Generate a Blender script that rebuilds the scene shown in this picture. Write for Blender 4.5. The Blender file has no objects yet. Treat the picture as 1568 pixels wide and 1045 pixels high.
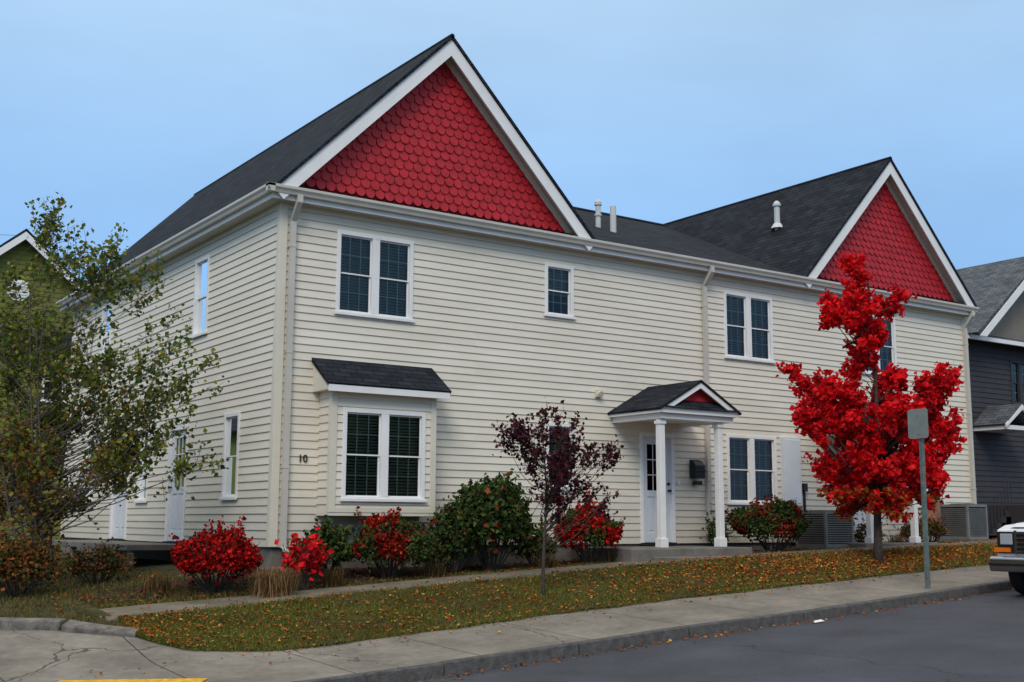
import bpy, numpy as np, math, random
from mathutils import Vector, Matrix
R=random.Random(7); NR=np.random.default_rng(7)
sc=bpy.context.scene; COL=sc.collection
# ---------------------------------------------------------------- materials
def newmat(name):
    m=bpy.data.materials.new(name);m.use_nodes=True
    return m,m.node_tree,m.node_tree.nodes['Principled BSDF']
def mat(name,col,rough=.7,var=.12,scale=3.,bump=0.,bscale=40.,metal=0.,spec=.3,col2=None,detail=6):
    m,t,b=newmat(name);N=t.nodes;L=t.links
    b.inputs['Roughness'].default_value=rough;b.inputs['Metallic'].default_value=metal
    b.inputs['Specular IOR Level'].default_value=spec
    tc=N.new('ShaderNodeTexCoord');n=N.new('ShaderNodeTexNoise');n.inputs['Scale'].default_value=scale;n.inputs['Detail'].default_value=detail
    n.inputs['Roughness'].default_value=.6
    L.new(tc.outputs['Object'],n.inputs['Vector'])
    r=N.new('ShaderNodeValToRGB');r.color_ramp.elements[0].position=.3;r.color_ramp.elements[1].position=.7
    c=np.array(col)
    a=c*(1-var);d=np.array(col2) if col2 is not None else c*(1+var)
    r.color_ramp.elements[0].color=(*a,1);r.color_ramp.elements[1].color=(*np.minimum(d,1),1)
    L.new(n.outputs['Fac'],r.inputs['Fac']);L.new(r.outputs['Color'],b.inputs['Base Color'])
    if bump:
        n2=N.new('ShaderNodeTexNoise');n2.inputs['Scale'].default_value=bscale;n2.inputs['Detail'].default_value=5
        L.new(tc.outputs['Object'],n2.inputs['Vector'])
        bu=N.new('ShaderNodeBump');bu.inputs['Strength'].default_value=bump;bu.inputs['Distance'].default_value=.02
        L.new(n2.outputs['Fac'],bu.inputs['Height']);L.new(bu.outputs['Normal'],b.inputs['Normal'])
    return m
def siding_mat():
    m,t,b=newmat('vinyl_siding');N=t.nodes;L=t.links
    b.inputs['Roughness'].default_value=.6;b.inputs['Specular IOR Level'].default_value=.25
    tc=N.new('ShaderNodeTexCoord');mp=N.new('ShaderNodeMapping');mp.inputs['Scale'].default_value=(.5,.5,2.2)
    n=N.new('ShaderNodeTexNoise');n.inputs['Scale'].default_value=1.2;n.inputs['Detail'].default_value=8;n.inputs['Roughness'].default_value=.65
    L.new(tc.outputs['Object'],mp.inputs[0]);L.new(mp.outputs[0],n.inputs['Vector'])
    r=N.new('ShaderNodeValToRGB');r.color_ramp.elements[0].position=.3;r.color_ramp.elements[1].position=.7
    r.color_ramp.elements[0].color=(.66,.60,.49,1);r.color_ramp.elements[1].color=(.76,.705,.60,1)
    L.new(n.outputs['Fac'],r.inputs['Fac'])
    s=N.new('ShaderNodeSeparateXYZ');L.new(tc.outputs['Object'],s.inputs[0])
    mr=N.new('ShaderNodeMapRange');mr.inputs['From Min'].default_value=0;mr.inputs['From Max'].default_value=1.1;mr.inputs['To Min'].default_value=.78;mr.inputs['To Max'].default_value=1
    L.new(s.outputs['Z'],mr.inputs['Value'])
    # panel-to-panel tone (each 3.7 m length of each course differs slightly)
    fl=N.new('ShaderNodeVectorMath');fl.operation='MULTIPLY';fl.inputs[1].default_value=(.27,.27,1/.127);L.new(tc.outputs['Object'],fl.inputs[0])
    f2=N.new('ShaderNodeVectorMath');f2.operation='FLOOR';L.new(fl.outputs[0],f2.inputs[0])
    wn=N.new('ShaderNodeTexWhiteNoise');L.new(f2.outputs[0],wn.inputs['Vector'])
    m2=N.new('ShaderNodeMapRange');m2.inputs['To Min'].default_value=.965;m2.inputs['To Max'].default_value=1.02;L.new(wn.outputs['Value'],m2.inputs[0])
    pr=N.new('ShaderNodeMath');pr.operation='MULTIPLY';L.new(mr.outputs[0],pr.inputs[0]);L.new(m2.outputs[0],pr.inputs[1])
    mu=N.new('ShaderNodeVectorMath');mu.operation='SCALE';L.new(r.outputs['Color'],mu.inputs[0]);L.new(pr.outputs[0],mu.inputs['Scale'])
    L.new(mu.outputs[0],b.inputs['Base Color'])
    return m
def shingle_mat(name,c1,c2):
    m,t,b=newmat(name);N=t.nodes;L=t.links
    b.inputs['Roughness'].default_value=.9;b.inputs['Specular IOR Level'].default_value=.12
    uv=N.new('ShaderNodeUVMap');br=N.new('ShaderNodeTexBrick')
    br.inputs['Scale'].default_value=1;br.inputs['Brick Width'].default_value=.31;br.inputs['Row Height'].default_value=.14
    br.inputs['Mortar Size'].default_value=.009;br.inputs['Mortar Smooth'].default_value=.3;br.inputs['Bias'].default_value=0
    br.inputs['Color1'].default_value=(*c1,1);br.inputs['Color2'].default_value=(*c2,1);br.inputs['Mortar'].default_value=(c1[0]*.2,c1[1]*.2,c1[2]*.2,1)
    L.new(uv.outputs[0],br.inputs['Vector'])
    n=N.new('ShaderNodeTexNoise');n.inputs['Scale'].default_value=2.;n.inputs['Detail'].default_value=10;n.inputs['Roughness'].default_value=.75;L.new(uv.outputs[0],n.inputs['Vector'])
    mr=N.new('ShaderNodeMapRange');mr.inputs['From Min'].default_value=.25;mr.inputs['From Max'].default_value=.75;mr.inputs['To Min'].default_value=.5;mr.inputs['To Max'].default_value=1.5;L.new(n.outputs['Fac'],mr.inputs['Value'])
    mu=N.new('ShaderNodeVectorMath');mu.operation='SCALE';L.new(br.outputs['Color'],mu.inputs[0]);L.new(mr.outputs[0],mu.inputs['Scale'])
    L.new(mu.outputs[0],b.inputs['Base Color'])
    n3=N.new('ShaderNodeTexNoise');n3.inputs['Scale'].default_value=60;L.new(uv.outputs[0],n3.inputs['Vector'])
    ad=N.new('ShaderNodeMath');ad.operation='ADD';L.new(n3.outputs['Fac'],ad.inputs[0]);L.new(br.outputs['Fac'],ad.inputs[1])
    bu=N.new('ShaderNodeBump');bu.inputs['Strength'].default_value=.6;bu.inputs['Distance'].default_value=.012;bu.invert=True
    L.new(ad.outputs[0],bu.inputs['Height']);L.new(bu.outputs['Normal'],b.inputs['Normal'])
    return m
def leafmat(name,trans=.3,rough=.6):
    m,t,b=newmat(name);N=t.nodes;L=t.links
    a=N.new('ShaderNodeAttribute');a.attribute_name='Col'
    b.inputs['Roughness'].default_value=rough;b.inputs['Specular IOR Level'].default_value=.15
    L.new(a.outputs['Color'],b.inputs['Base Color'])
    if trans>0:
        tr=N.new('ShaderNodeBsdfTranslucent');L.new(a.outputs['Color'],tr.inputs['Color'])
        mx=N.new('ShaderNodeMixShader');mx.inputs[0].default_value=trans
        o=N['Material Output'];L.new(b.outputs[0],mx.inputs[1]);L.new(tr.outputs[0],mx.inputs[2]);L.new(mx.outputs[0],o.inputs[0])
    else:
        N.remove(b);df=N.new('ShaderNodeBsdfDiffuse');L.new(a.outputs['Color'],df.inputs[0]);L.new(df.outputs[0],N['Material Output'].inputs[0])
    return m
def glassmat():
    m=bpy.data.materials.new('window_glass');m.use_nodes=True;t=m.node_tree;N=t.nodes;L=t.links;N.clear()
    f=N.new('ShaderNodeFresnel');f.inputs['IOR'].default_value=1.45
    tr=N.new('ShaderNodeBsdfTransparent');tr.inputs[0].default_value=(.74,.80,.75,1)
    g=N.new('ShaderNodeBsdfGlossy');g.inputs['Roughness'].default_value=.03;g.inputs['Color'].default_value=(.85,.92,.97,1)
    n=N.new('ShaderNodeTexNoise');n.inputs['Scale'].default_value=1.5;tc=N.new('ShaderNodeTexCoord');L.new(tc.outputs['Object'],n.inputs[0])
    bu=N.new('ShaderNodeBump');bu.inputs['Strength'].default_value=.08;L.new(n.outputs[0],bu.inputs['Height']);L.new(bu.outputs[0],g.inputs['Normal'])
    mx=N.new('ShaderNodeMixShader');o=N.new('ShaderNodeOutputMaterial')
    L.new(f.outputs[0],mx.inputs[0]);L.new(tr.outputs[0],mx.inputs[1]);L.new(g.outputs[0],mx.inputs[2]);L.new(mx.outputs[0],o.inputs[0])
    return m
def scalemul(m,scale,lo,hi,detail=7):
    t=m.node_tree;N=t.nodes;L=t.links;b=N['Principled BSDF'];src=b.inputs['Base Color'].links[0].from_socket
    tc=N.new('ShaderNodeTexCoord');n=N.new('ShaderNodeTexNoise');n.inputs['Scale'].default_value=scale;n.inputs['Detail'].default_value=detail;L.new(tc.outputs['Object'],n.inputs[0])
    mr=N.new('ShaderNodeMapRange');mr.inputs['From Min'].default_value=.3;mr.inputs['From Max'].default_value=.7;mr.inputs['To Min'].default_value=lo;mr.inputs['To Max'].default_value=hi;L.new(n.outputs[0],mr.inputs[0])
    v=N.new('ShaderNodeVectorMath');v.operation='SCALE';L.new(src,v.inputs[0]);L.new(mr.outputs[0],v.inputs['Scale']);L.new(v.outputs[0],b.inputs['Base Color'])
def cracks(m,scale,width,col):
    t=m.node_tree;N=t.nodes;L=t.links;b=N['Principled BSDF'];src=b.inputs['Base Color'].links[0].from_socket
    tc=N.new('ShaderNodeTexCoord');n=N.new('ShaderNodeTexNoise');n.inputs['Scale'].default_value=1.5;n.inputs['Detail'].default_value=6;L.new(tc.outputs['Object'],n.inputs[0])
    ad=N.new('ShaderNodeVectorMath');ad.operation='MULTIPLY_ADD';ad.inputs[1].default_value=(.9,.9,0);L.new(n.outputs['Color'],ad.inputs[0]);L.new(tc.outputs['Object'],ad.inputs[2])
    vo=N.new('ShaderNodeTexVoronoi');vo.feature='DISTANCE_TO_EDGE';vo.inputs['Scale'].default_value=scale;L.new(ad.outputs[0],vo.inputs['Vector'])
    l=N.new('ShaderNodeMath');l.operation='LESS_THAN';l.inputs[1].default_value=width;L.new(vo.outputs['Distance'],l.inputs[0])
    mx=N.new('ShaderNodeMix');mx.data_type='RGBA';L.new(l.outputs[0],mx.inputs[0]);L.new(src,mx.inputs[6]);mx.inputs[7].default_value=(*col,1);L.new(mx.outputs[2],b.inputs['Base Color'])
def sidewalk_mat():
    m=mat('sidewalk_concrete',(.200,.180,.150),.85,.22,1.6,.3,60);t=m.node_tree;N=t.nodes;L=t.links
    b=N['Principled BSDF'];src=b.inputs['Base Color'].links[0].from_socket
    tc=N.new('ShaderNodeTexCoord');s=N.new('ShaderNodeSeparateXYZ');L.new(tc.outputs['Object'],s.inputs[0])
    d=N.new('ShaderNodeMath');d.operation='DIVIDE';d.inputs[1].default_value=1.55;L.new(s.outputs['X'],d.inputs[0])
    f=N.new('ShaderNodeMath');f.operation='FRACT';L.new(d.outputs[0],f.inputs[0])
    l=N.new('ShaderNodeMath');l.operation='LESS_THAN';l.inputs[1].default_value=.012;L.new(f.outputs[0],l.inputs[0])
    mx=N.new('ShaderNodeMix');mx.data_type='RGBA';L.new(l.outputs[0],mx.inputs[0]);L.new(src,mx.inputs[6]);mx.inputs[7].default_value=(.05,.047,.04,1);L.new(mx.outputs[2],b.inputs['Base Color'])
    scalemul(m,.7,.72,1.15);scalemul(m,9,.85,1.12);cracks(m,.2,.0022,(.08,.072,.06))
    return m
M={}
M['siding']=siding_mat()
M['white']=mat('white_trim',(.78,.77,.75),.5,.06,2)
M['cream']=mat('cream_trim',(.66,.61,.50),.5,.06,2)
M['gutter']=mat('gutter_aluminium',(.52,.49,.43),.4,.08,2)
M['soffit']=mat('soffit_vinyl',(.48,.47,.42),.6,.08,2)
M['red']=mat('red_shingle',(.41,.016,.024),.6,.26,5.)
M['redback']=mat('red_backing',(.08,.004,.006),.8,.2,5.)
M['roof']=shingle_mat('roof_shingle',(.014,.017,.022),(.028,.032,.040))
M['roof2']=shingle_mat('roof_shingle_grey',(.08,.09,.10),(.13,.14,.155))
M['concrete']=mat('foundation_concrete',(.17,.155,.135),.9,.3,2.5,.4,50)
M['side']=sidewalk_mat()
M['path']=mat('path_concrete',(.15,.13,.095),.9,.35,2.,.4,50)
M['kerb']=mat('granite_kerb',(.085,.082,.08),.85,.4,9,.6,60)
M['stone']=mat('stone_edging',(.15,.135,.12),.9,.5,7,.9,30)
M['asphalt']=mat('asphalt',(.052,.055,.067),.8,.2,1.2,.5,90,spec=.3);scalemul(M['asphalt'],60,.75,1.3,3);scalemul(M['asphalt'],.5,.85,1.15);cracks(M['asphalt'],.13,.0013,(.03,.03,.036))
M['soil']=mat('lawn_soil',(.045,.042,.016),.95,.5,2.5,.8,50,col2=(.08,.07,.022))
M['mulch']=mat('mulch',(.035,.022,.014),.95,.5,12,.9,60)
M['ground']=mat('ground_earth',(.05,.055,.025),.95,.4,.6,.4,10)
M['leaf']=leafmat('leaf');M['leafd']=leafmat('shrub_leaf',0);M['grass']=leafmat('grass_blade',0)
M['bark']=mat('bark',(.06,.048,.04),.9,.4,25,.7,60)
M['barkl']=mat('bark_grey',(.12,.10,.085),.9,.4,25,.7,60)
M['glass']=glassmat()
M['dark']=mat('interior_dark',(.018,.02,.02),.9,.1)
M['blind']=mat('window_blind',(.36,.41,.36),.7,.15,2)
M['muntin']=mat('muntin',(.42,.48,.44),.6,.05)
M['door']=mat('door_paint',(.66,.68,.71),.4,.05,2)
M['black']=mat('black_metal',(.015,.015,.015),.4,.1)
M['acgrey']=mat('ac_metal',(.17,.175,.17),.5,.2,4)
M['acdark']=mat('ac_inside',(.03,.03,.03),.7,.1)
M['steel']=mat('galvanised_post',(.12,.16,.15),.5,.3,12,metal=.2)
M['signback']=mat('sign_back',(.22,.25,.24),.45,.15,5,metal=.2)
M['yellow']=mat('yellow_paint',(.78,.42,.01),.7,.1,20,.5,60);scalemul(M['yellow'],14,.55,1.1)
M['olive']=mat('olive_siding',(.15,.155,.03),.7,.1)
M['dgrey']=mat('dark_grey_siding',(.045,.040,.044),.7,.1)
M['taupe']=mat('taupe_siding',(.22,.19,.15),.7,.1)
M['carpaint']=mat('car_paint_white',(.72,.73,.75),.25,.03,spec=.5)
M['chrome']=mat('chrome',(.42,.42,.43),.22,.05,metal=1)
M['tyre']=mat('tyre_rubber',(.018,.018,.018),.85,.15,20)
M['lamp']=mat('headlamp_glass',(.35,.37,.40),.1,.1,spec=.8)
M['orange']=mat('indicator_lens',(.7,.14,.01),.2,.1)
M['pvc']=mat('pvc_pipe',(.55,.56,.55),.5,.1)
M['blueposter']=mat('poster_print',(.03,.18,.42),.5,.8,4,col2=(.6,.25,.12))
# ---------------------------------------------------------------- mesh helpers
def link(o,parent=None):
    COL.objects.link(o)
    if parent: o.parent=parent
    return o
def empty(name,loc=(0,0,0)):
    e=bpy.data.objects.new(name,None);e.empty_display_size=.2;COL.objects.link(e);return e
def mesh(name,V,F,m,parent=None,uv=False,smooth=False,bevel=0):
    me=bpy.data.meshes.new(name);me.from_pydata([tuple(v) for v in V],[],F);me.materials.append(m)
    if uv:
        l=me.uv_layers.new(name='UVMap')
        for p in me.polygons:
            n=p.normal
            d=Vector((0,0,1)).cross(n)
            d=d.normalized() if d.length>1e-4 else Vector((1,0,0))
            v=n.cross(d)
            for li in p.loop_indices:
                c=me.vertices[me.loops[li].vertex_index].co
                l.data[li].uv=(c.dot(d),c.dot(v))
    if smooth:
        for p in me.polygons:p.use_smooth=True
    o=bpy.data.objects.new(name,me);link(o,parent)
    if bevel:
        b=o.modifiers.new('b','BEVEL');b.width=bevel;b.segments=2;b.limit_method='ANGLE'
    return o
class MB:
    def __init__(s):s.V=[];s.F=[]
    def add(s,V,F):
        k=len(s.V);s.V+= [tuple(v) for v in V];s.F+=[[i+k for i in f] for f in F]
    def box(s,x0,x1,y0,y1,z0,z1):
        s.add([(x0,y0,z0),(x1,y0,z0),(x1,y1,z0),(x0,y1,z0),(x0,y0,z1),(x1,y0,z1),(x1,y1,z1),(x0,y1,z1)],
              [(0,3,2,1),(4,5,6,7),(0,1,5,4),(1,2,6,5),(2,3,7,6),(3,0,4,7)])
    def prism(s,P,Q):
        n=len(P);s.add(list(P)+list(Q),[list(range(n))[::-1],list(range(n,2*n))]+[(i,(i+1)%n,(i+1)%n+n,i+n) for i in range(n)])
    def tube(s,P,r,k=6,cap=True):
        P=[np.array(p,float) for p in P];n=len(P);base=len(s.V)
        for i in range(n):
            t=P[min(i+1,n-1)]-P[max(i-1,0)];t/=np.linalg.norm(t)+1e-9
            a=np.cross(t,[0,0,1.]) if abs(t[2])<.9 else np.cross(t,[1.,0,0])
            a/=np.linalg.norm(a);b=np.cross(t,a)
            for j in range(k):
                an=2*math.pi*j/k;s.V.append(tuple(P[i]+r[i]*(math.cos(an)*a+math.sin(an)*b)))
        for i in range(n-1):
            for j in range(k):
                s.F.append([base+i*k+j,base+i*k+(j+1)%k,base+(i+1)*k+(j+1)%k,base+(i+1)*k+j])
        if cap:
            s.F.append([base+j for j in range(k)][::-1]);s.F.append([base+(n-1)*k+j for j in range(k)])
    def obj(s,name,m,parent=None,**k):return mesh(name,s.V,s.F,m,parent,**k)
class Fr:
    def __init__(s,P,U,N):s.P=np.array(P,float);s.U=np.array(U,float);s.N=np.array(N,float)
    def w(s,u,n,z):return tuple(s.P+u*s.U+n*s.N+np.array([0,0,z]))
    def box(s,mb,u0,u1,n0,n1,z0,z1):
        c=[s.w(u,n,z) for z in (z0,z1) for (u,n) in ((u0,n0),(u1,n0),(u1,n1),(u0,n1))]
        mb.add(c,[(0,3,2,1),(4,5,6,7),(0,1,5,4),(1,2,6,5),(2,3,7,6),(3,0,4,7)])
def colmesh(name,V,F_n,cols,m,parent=None):
    k=F_n;n=len(V)//k
    me=bpy.data.meshes.new(name)
    me.vertices.add(n*k);me.vertices.foreach_set('co',V.astype(np.float32).ravel())
    me.loops.add(n*k);me.loops.foreach_set('vertex_index',np.arange(n*k,dtype=np.int32))
    me.polygons.add(n);me.polygons.foreach_set('loop_start',np.arange(0,n*k,k,dtype=np.int32));me.polygons.foreach_set('loop_total',np.full(n,k,dtype=np.int32))
    me.update(calc_edges=True)
    at=me.color_attributes.new(name='Col',type='FLOAT_COLOR',domain='POINT')
    c=np.ones((n*k,4),np.float32);c[:,:3]=np.repeat(cols,k,axis=0);at.data.foreach_set('color',c.ravel())
    me.materials.append(m);o=bpy.data.objects.new(name,me);link(o,parent);return o
def leaves(P,size,rng,flat=0.,fold=.35):
    n=len(P)
    d=rng.normal(size=(n,3));d[:,2]*=(1-flat);d/=np.linalg.norm(d,axis=1)[:,None]
    e=rng.normal(size=(n,3));e[:,2]*=(1-flat);e-= (e*d).sum(1)[:,None]*d;e/=np.linalg.norm(e,axis=1)[:,None]
    nn=np.cross(d,e)
    s=size*rng.uniform(.6,1.3,size=n)[:,None]
    a=P-d*s*.55;b=P+d*s*.55;l=P+e*s*.42+nn*s*fold*.4;r=P-e*s*.42+nn*s*fold*.4
    V=np.stack([a,r,b,a,b,l],axis=1).reshape(-1,3)
    return V
def pick(cols,w,n,rng,var=.2):
    cols=np.array(cols);w=np.array(w,float);w/=w.sum()
    c=cols[rng.choice(len(cols),size=n,p=w)]
    return np.clip(c*rng.uniform(1-var,1+var,size=(n,1)),0,1)
# ---------------------------------------------------------------- terrain
PY=[-40,-6,-4,-2.3,-1.3,0,3,12,60]
PX=[([-40,-8,-1.5,1.1,3.1,5.25,9.65,40,90],[-1.6,-1.42,-1.17,-1.02,-.89,-.79,-.52,1.0,2.0]),
    ([-40,-8,-1.5,1.1,3.1,5.25,9.65,40,90],[-1.6,-1.42,-1.17,-1.02,-.89,-.79,-.52,1.0,2.0]),
    ([-40,-8,-3,-1.3,0,2.5,5,7.4,12.5,40,90],[-1.5,-1.33,-1.13,-1.10,-1.02,-.85,-.71,-.59,-.35,1.0,2.0]),
    ([-40,-8,-5,-3,-.64,.84,3.34,5.16,7.7,15,40,90],[-1.3,-1.15,-1.0,-.82,-.66,-.57,-.44,-.32,-.22,-.05,.9,2.0]),
    ([-40,-8,-5,-2.75,-.2,1.4,4.06,6,8.7,16.6,40,90],[-1.2,-1.05,-.9,-.74,-.62,-.52,-.39,-.29,-.20,0.0,.9,2.0]),
    ([-40,-8,-5,-3,-1,0,4,8,11.4,18,40,90],[-1.1,-.95,-.82,-.66,-.42,-.32,-.33,-.22,-.17,0.0,.8,2.0]),
    ([-40,-5,-3,0,18,40,90],[-1.0,-.75,-.6,-.32,0,.7,2]),
    ([-40,-5,0,18,40,90],[-1,-.6,-.35,0,.5,2]),
    ([-40,0,90],[-.8,-.3,1.5])]
def H(x,y):
    y=min(max(y,PY[0]),PY[-1])
    for i in range(len(PY)-1):
        if y<=PY[i+1]:
            t=(y-PY[i])/(PY[i+1]-PY[i])
            return (1-t)*np.interp(x,*PX[i])+t*np.interp(x,*PX[i+1])
def frange(a,b,s):
    n=max(1,int(round((b-a)/s)));return [a+(b-a)*i/n for i in range(n+1)]
def sheet(name,xs,ylo,yhi,ny,off,m,zf=H,noise=0):
    V=[];F=[];nx=len(xs)
    for x in xs:
        a=ylo(x);b=yhi(x)
        for j in range(ny+1):
            y=a+(b-a)*j/ny;V.append((x,y,zf(x,y)+off+(R.uniform(-noise,noise) if noise else 0)))
    for i in range(nx-1):
        for j in range(ny):
            k=i*(ny+1)+j;F.append([k,k+ny+1,k+ny+2,k+1])
    return mesh(name,V,F,m,smooth=True)
gx=[-900,-200,-60]+frange(-40,90,2.5)+[200,900];gy=[-900,-200]+frange(-40,-8,4)+frange(-7,14,.5)+frange(16,60,4)+[200,900]
V=[(x,y,H(x,y)-.25) for x in gx for y in gy];F=[[i*len(gy)+j,(i+1)*len(gy)+j,(i+1)*len(gy)+j+1,i*len(gy)+j+1] for i in range(len(gx)-1) for j in range(len(gy)-1)]
mesh('ground',V,F,M['ground'])
sheet('road',frange(-40,90,1.),lambda x:-16,lambda x:-5.99,8,-.13,M['asphalt'],zf=lambda x,y:H(x,-6)+ .02*min(3,(-6-y))*.8)
sheet('sidewalk',frange(-9,60,.3),lambda x:-5.86,lambda x:-3.9 if x>-2 else min(12,-3.9+( -2-x)*2.2),12,0,M['side'])
def llow(x): return float(np.interp(x,[-2.95,-2.85,-2.6,-2.2,-1.7,-1.2,-.6],[-3.05,-3.3,-3.68,-3.88,-3.97,-4.0,-4.0])+.03*math.sin(x*5)*math.sin(x*2.3))
def kx(x): return float(np.interp(x,[-12,-7,-4.4,-2.95],[7,1.3,-1.55,-3.05]))
def lawnz(x,y): return H(x,y)+.015*math.sin(x*3.1+y*2)*math.sin(y*4.3)
sheet('lawn',frange(-2.95,50,.15),llow,lambda x:-2.3,8,.02,M['soil'],zf=lawnz)
sheet('back_lawn',frange(-9,-2.95,.25),kx,lambda x:13,14,.03,M['soil'],zf=lawnz)
sheet('garden_bed',frange(-2.95,60,.2),lambda x:-2.3,lambda x:.2 if x<21 else 2.9,10,-.012,M['mulch'],zf=lawnz)
sheet('side_lawn',frange(-2.95,-.02,.2),lambda x:.2,lambda x:13,10,-.01,M['soil'],zf=lawnz)
pth=MB()
xx=frange(-3.1,20,1.32)
for i in range(len(xx)-1):
    a,b=xx[i]+.008,xx[i+1]-.008
    j=R.uniform(-.01,.01)
    def q(x,y,o):return (x,y+j,H(x,y)+o)
    pth.add([q(a,-2.3,-.2),q(b,-2.3,-.2),q(b,-1.35,-.2),q(a,-1.35,-.2),q(a,-2.3,.03+j*.5),q(b,-2.3,.03),q(b,-1.35,.03),q(a,-1.35,.03+j*.5)],[(0,3,2,1),(4,5,6,7),(0,1,5,4),(1,2,6,5),(2,3,7,6),(3,0,4,7)])
pth.obj('footpath',M['path'],bevel=.012)
kb=MB();x=-9.
while x<60:
    l=R.uniform(1.6,2.4);a,b=x,x+l-.015
    j=R.uniform(-.01,.01)
    q=lambda x,y,o:(x,y+j,H(x,-6)+o+j*.5)
    kb.add([q(a,-6.02,-.3),q(b,-6.02,-.3),q(b,-5.86,-.3),q(a,-5.86,-.3),q(a,-5.99,.012),q(b,-5.99,.012),q(b,-5.86,.012),q(a,-5.86,.012)],[(0,3,2,1),(4,5,6,7),(0,1,5,4),(1,2,6,5),(2,3,7,6),(3,0,4,7)])
    x+=l
kb.obj('kerb',M['kerb'],bevel=.018)
st=MB();pts=[(-9,3.6),(-7,1.3),(-5.7,-.12),(-4.4,-1.55),(-3.6,-2.35),(-2.92,-3.0)]
for i in range(len(pts)-1):
    a=np.array(pts[i]);b=np.array(pts[i+1]);L_=np.linalg.norm(b-a);n=max(1,int(L_/.62))
    for k in range(n):
        p=a+(b-a)*(k+.02)/n;q_=a+(b-a)*(k+.98)/n;nn=np.array([-(b-a)[1],(b-a)[0]])/L_*.085
        hh=.10;o4=np.array([R.uniform(-.03,.03),R.uniform(-.03,.03)])
        c=[p-nn+o4,(p+q_)/2-nn*1.15,q_-nn-o4,q_+nn,(p+q_)/2+nn,p+nn]
        hs=[hh+R.uniform(-.045,.025) for _ in c]
        st.prism([(v[0],v[1],H(*v)-.2) for v in c],[(v[0],v[1],H(*v)+h_) for v,h_ in zip(c,hs)])
st.obj('stone_edging',M['stone'],bevel=.02)
mesh('yellow_curb_ramp_pad',[(x,y,H(x,y)+.008) for x,y in ((-4.17,-4.50),(-4.75,-5.3),(-3.5,-6.0),(-2.92,-5.25))],[(0,1,2,3)],M['yellow'])
# ---------------------------------------------------------------- siding
def siding(name,fr,length,z0,z1,ops,parent,m,pitch=.127,slopecut=None):
    mb=MB()
    n=int(math.ceil((z1-z0)/pitch-1e-6))
    off=lambda t:.018*(1-t)+.002
    for i in range(n):
        a=z0+i*pitch;b=min(a+pitch,z1)
        cuts=sorted(set([a,b]+[z for o in ops for z in (o[2],o[3]) if a<z<b]))
        for c0,c1 in zip(cuts[:-1],cuts[1:]):
            mid=(c0+c1)/2
            bl=sorted([(o[0],o[1]) for o in ops if o[2]<mid<o[3]])
            u=0.;iv=[]
            ue=length
            if slopecut: u,ue=slopecut(mid)
            for o0,o1 in bl:
                if o0>u:iv.append((u,o0))
                u=max(u,o1)
            if ue>u:iv.append((u,ue))
            f0=off((c0-a)/pitch);f1=off((c1-a)/pitch)
            for p,q in iv:
                V=[fr.w(p,f0,c0),fr.w(q,f0,c0),fr.w(q,f1,c1),fr.w(p,f1,c1)];F=[(0,1,2,3)]
                if c0==a:
                    V+=[fr.w(p,.0,c0),fr.w(q,.0,c0)];F.append((4,5,1,0))
                mb.add(V,F)
    return mb.obj(name,m,parent)
house=empty('red_gabled_townhouse')
FF=Fr((0,0,0),(1,0,0),(0,-1,0));FL=Fr((0,0,0),(0,1,0),(-1,0,0))
XR=17.98;YB=12.06;ZT=5.42
winF=[(.98,2.42,3.73,5.12,2),(5.2,5.87,4.13,5.12,1),(9.77,11.2,3.73,5.12,2),(13.95,15.3,3.73,5.12,2),
      (5.22,5.88,.98,2.18,1),(9.76,11.2,.77,2.17,2),(15.45,16.85,.77,2.17,2)]
doorsF=[(7.45,8.33,0.0,2.1),(13.25,14.13,0.0,2.1)]
bayop=[(.80,2.56,.6,2.38)]
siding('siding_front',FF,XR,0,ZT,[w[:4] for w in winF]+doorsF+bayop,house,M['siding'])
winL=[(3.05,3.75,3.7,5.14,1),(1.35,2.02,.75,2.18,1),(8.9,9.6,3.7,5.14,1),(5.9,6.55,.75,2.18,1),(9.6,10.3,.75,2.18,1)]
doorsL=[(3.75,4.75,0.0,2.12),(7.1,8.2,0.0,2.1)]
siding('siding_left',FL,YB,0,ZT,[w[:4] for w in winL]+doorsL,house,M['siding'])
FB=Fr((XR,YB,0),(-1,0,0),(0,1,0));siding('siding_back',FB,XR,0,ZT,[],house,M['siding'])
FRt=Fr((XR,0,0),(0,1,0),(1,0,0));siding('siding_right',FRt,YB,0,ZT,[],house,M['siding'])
f=MB();f.box(.03,XR-.03,.03,.3,-.9,0);f.box(.03,.3,.3,YB-.3,-.9,0);f.box(.03,XR-.03,YB-.3,YB-.03,-.9,0);f.box(XR-.3,XR-.03,.3,YB-.3,-.9,0);f.obj('foundation',M['concrete'],house)
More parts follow.
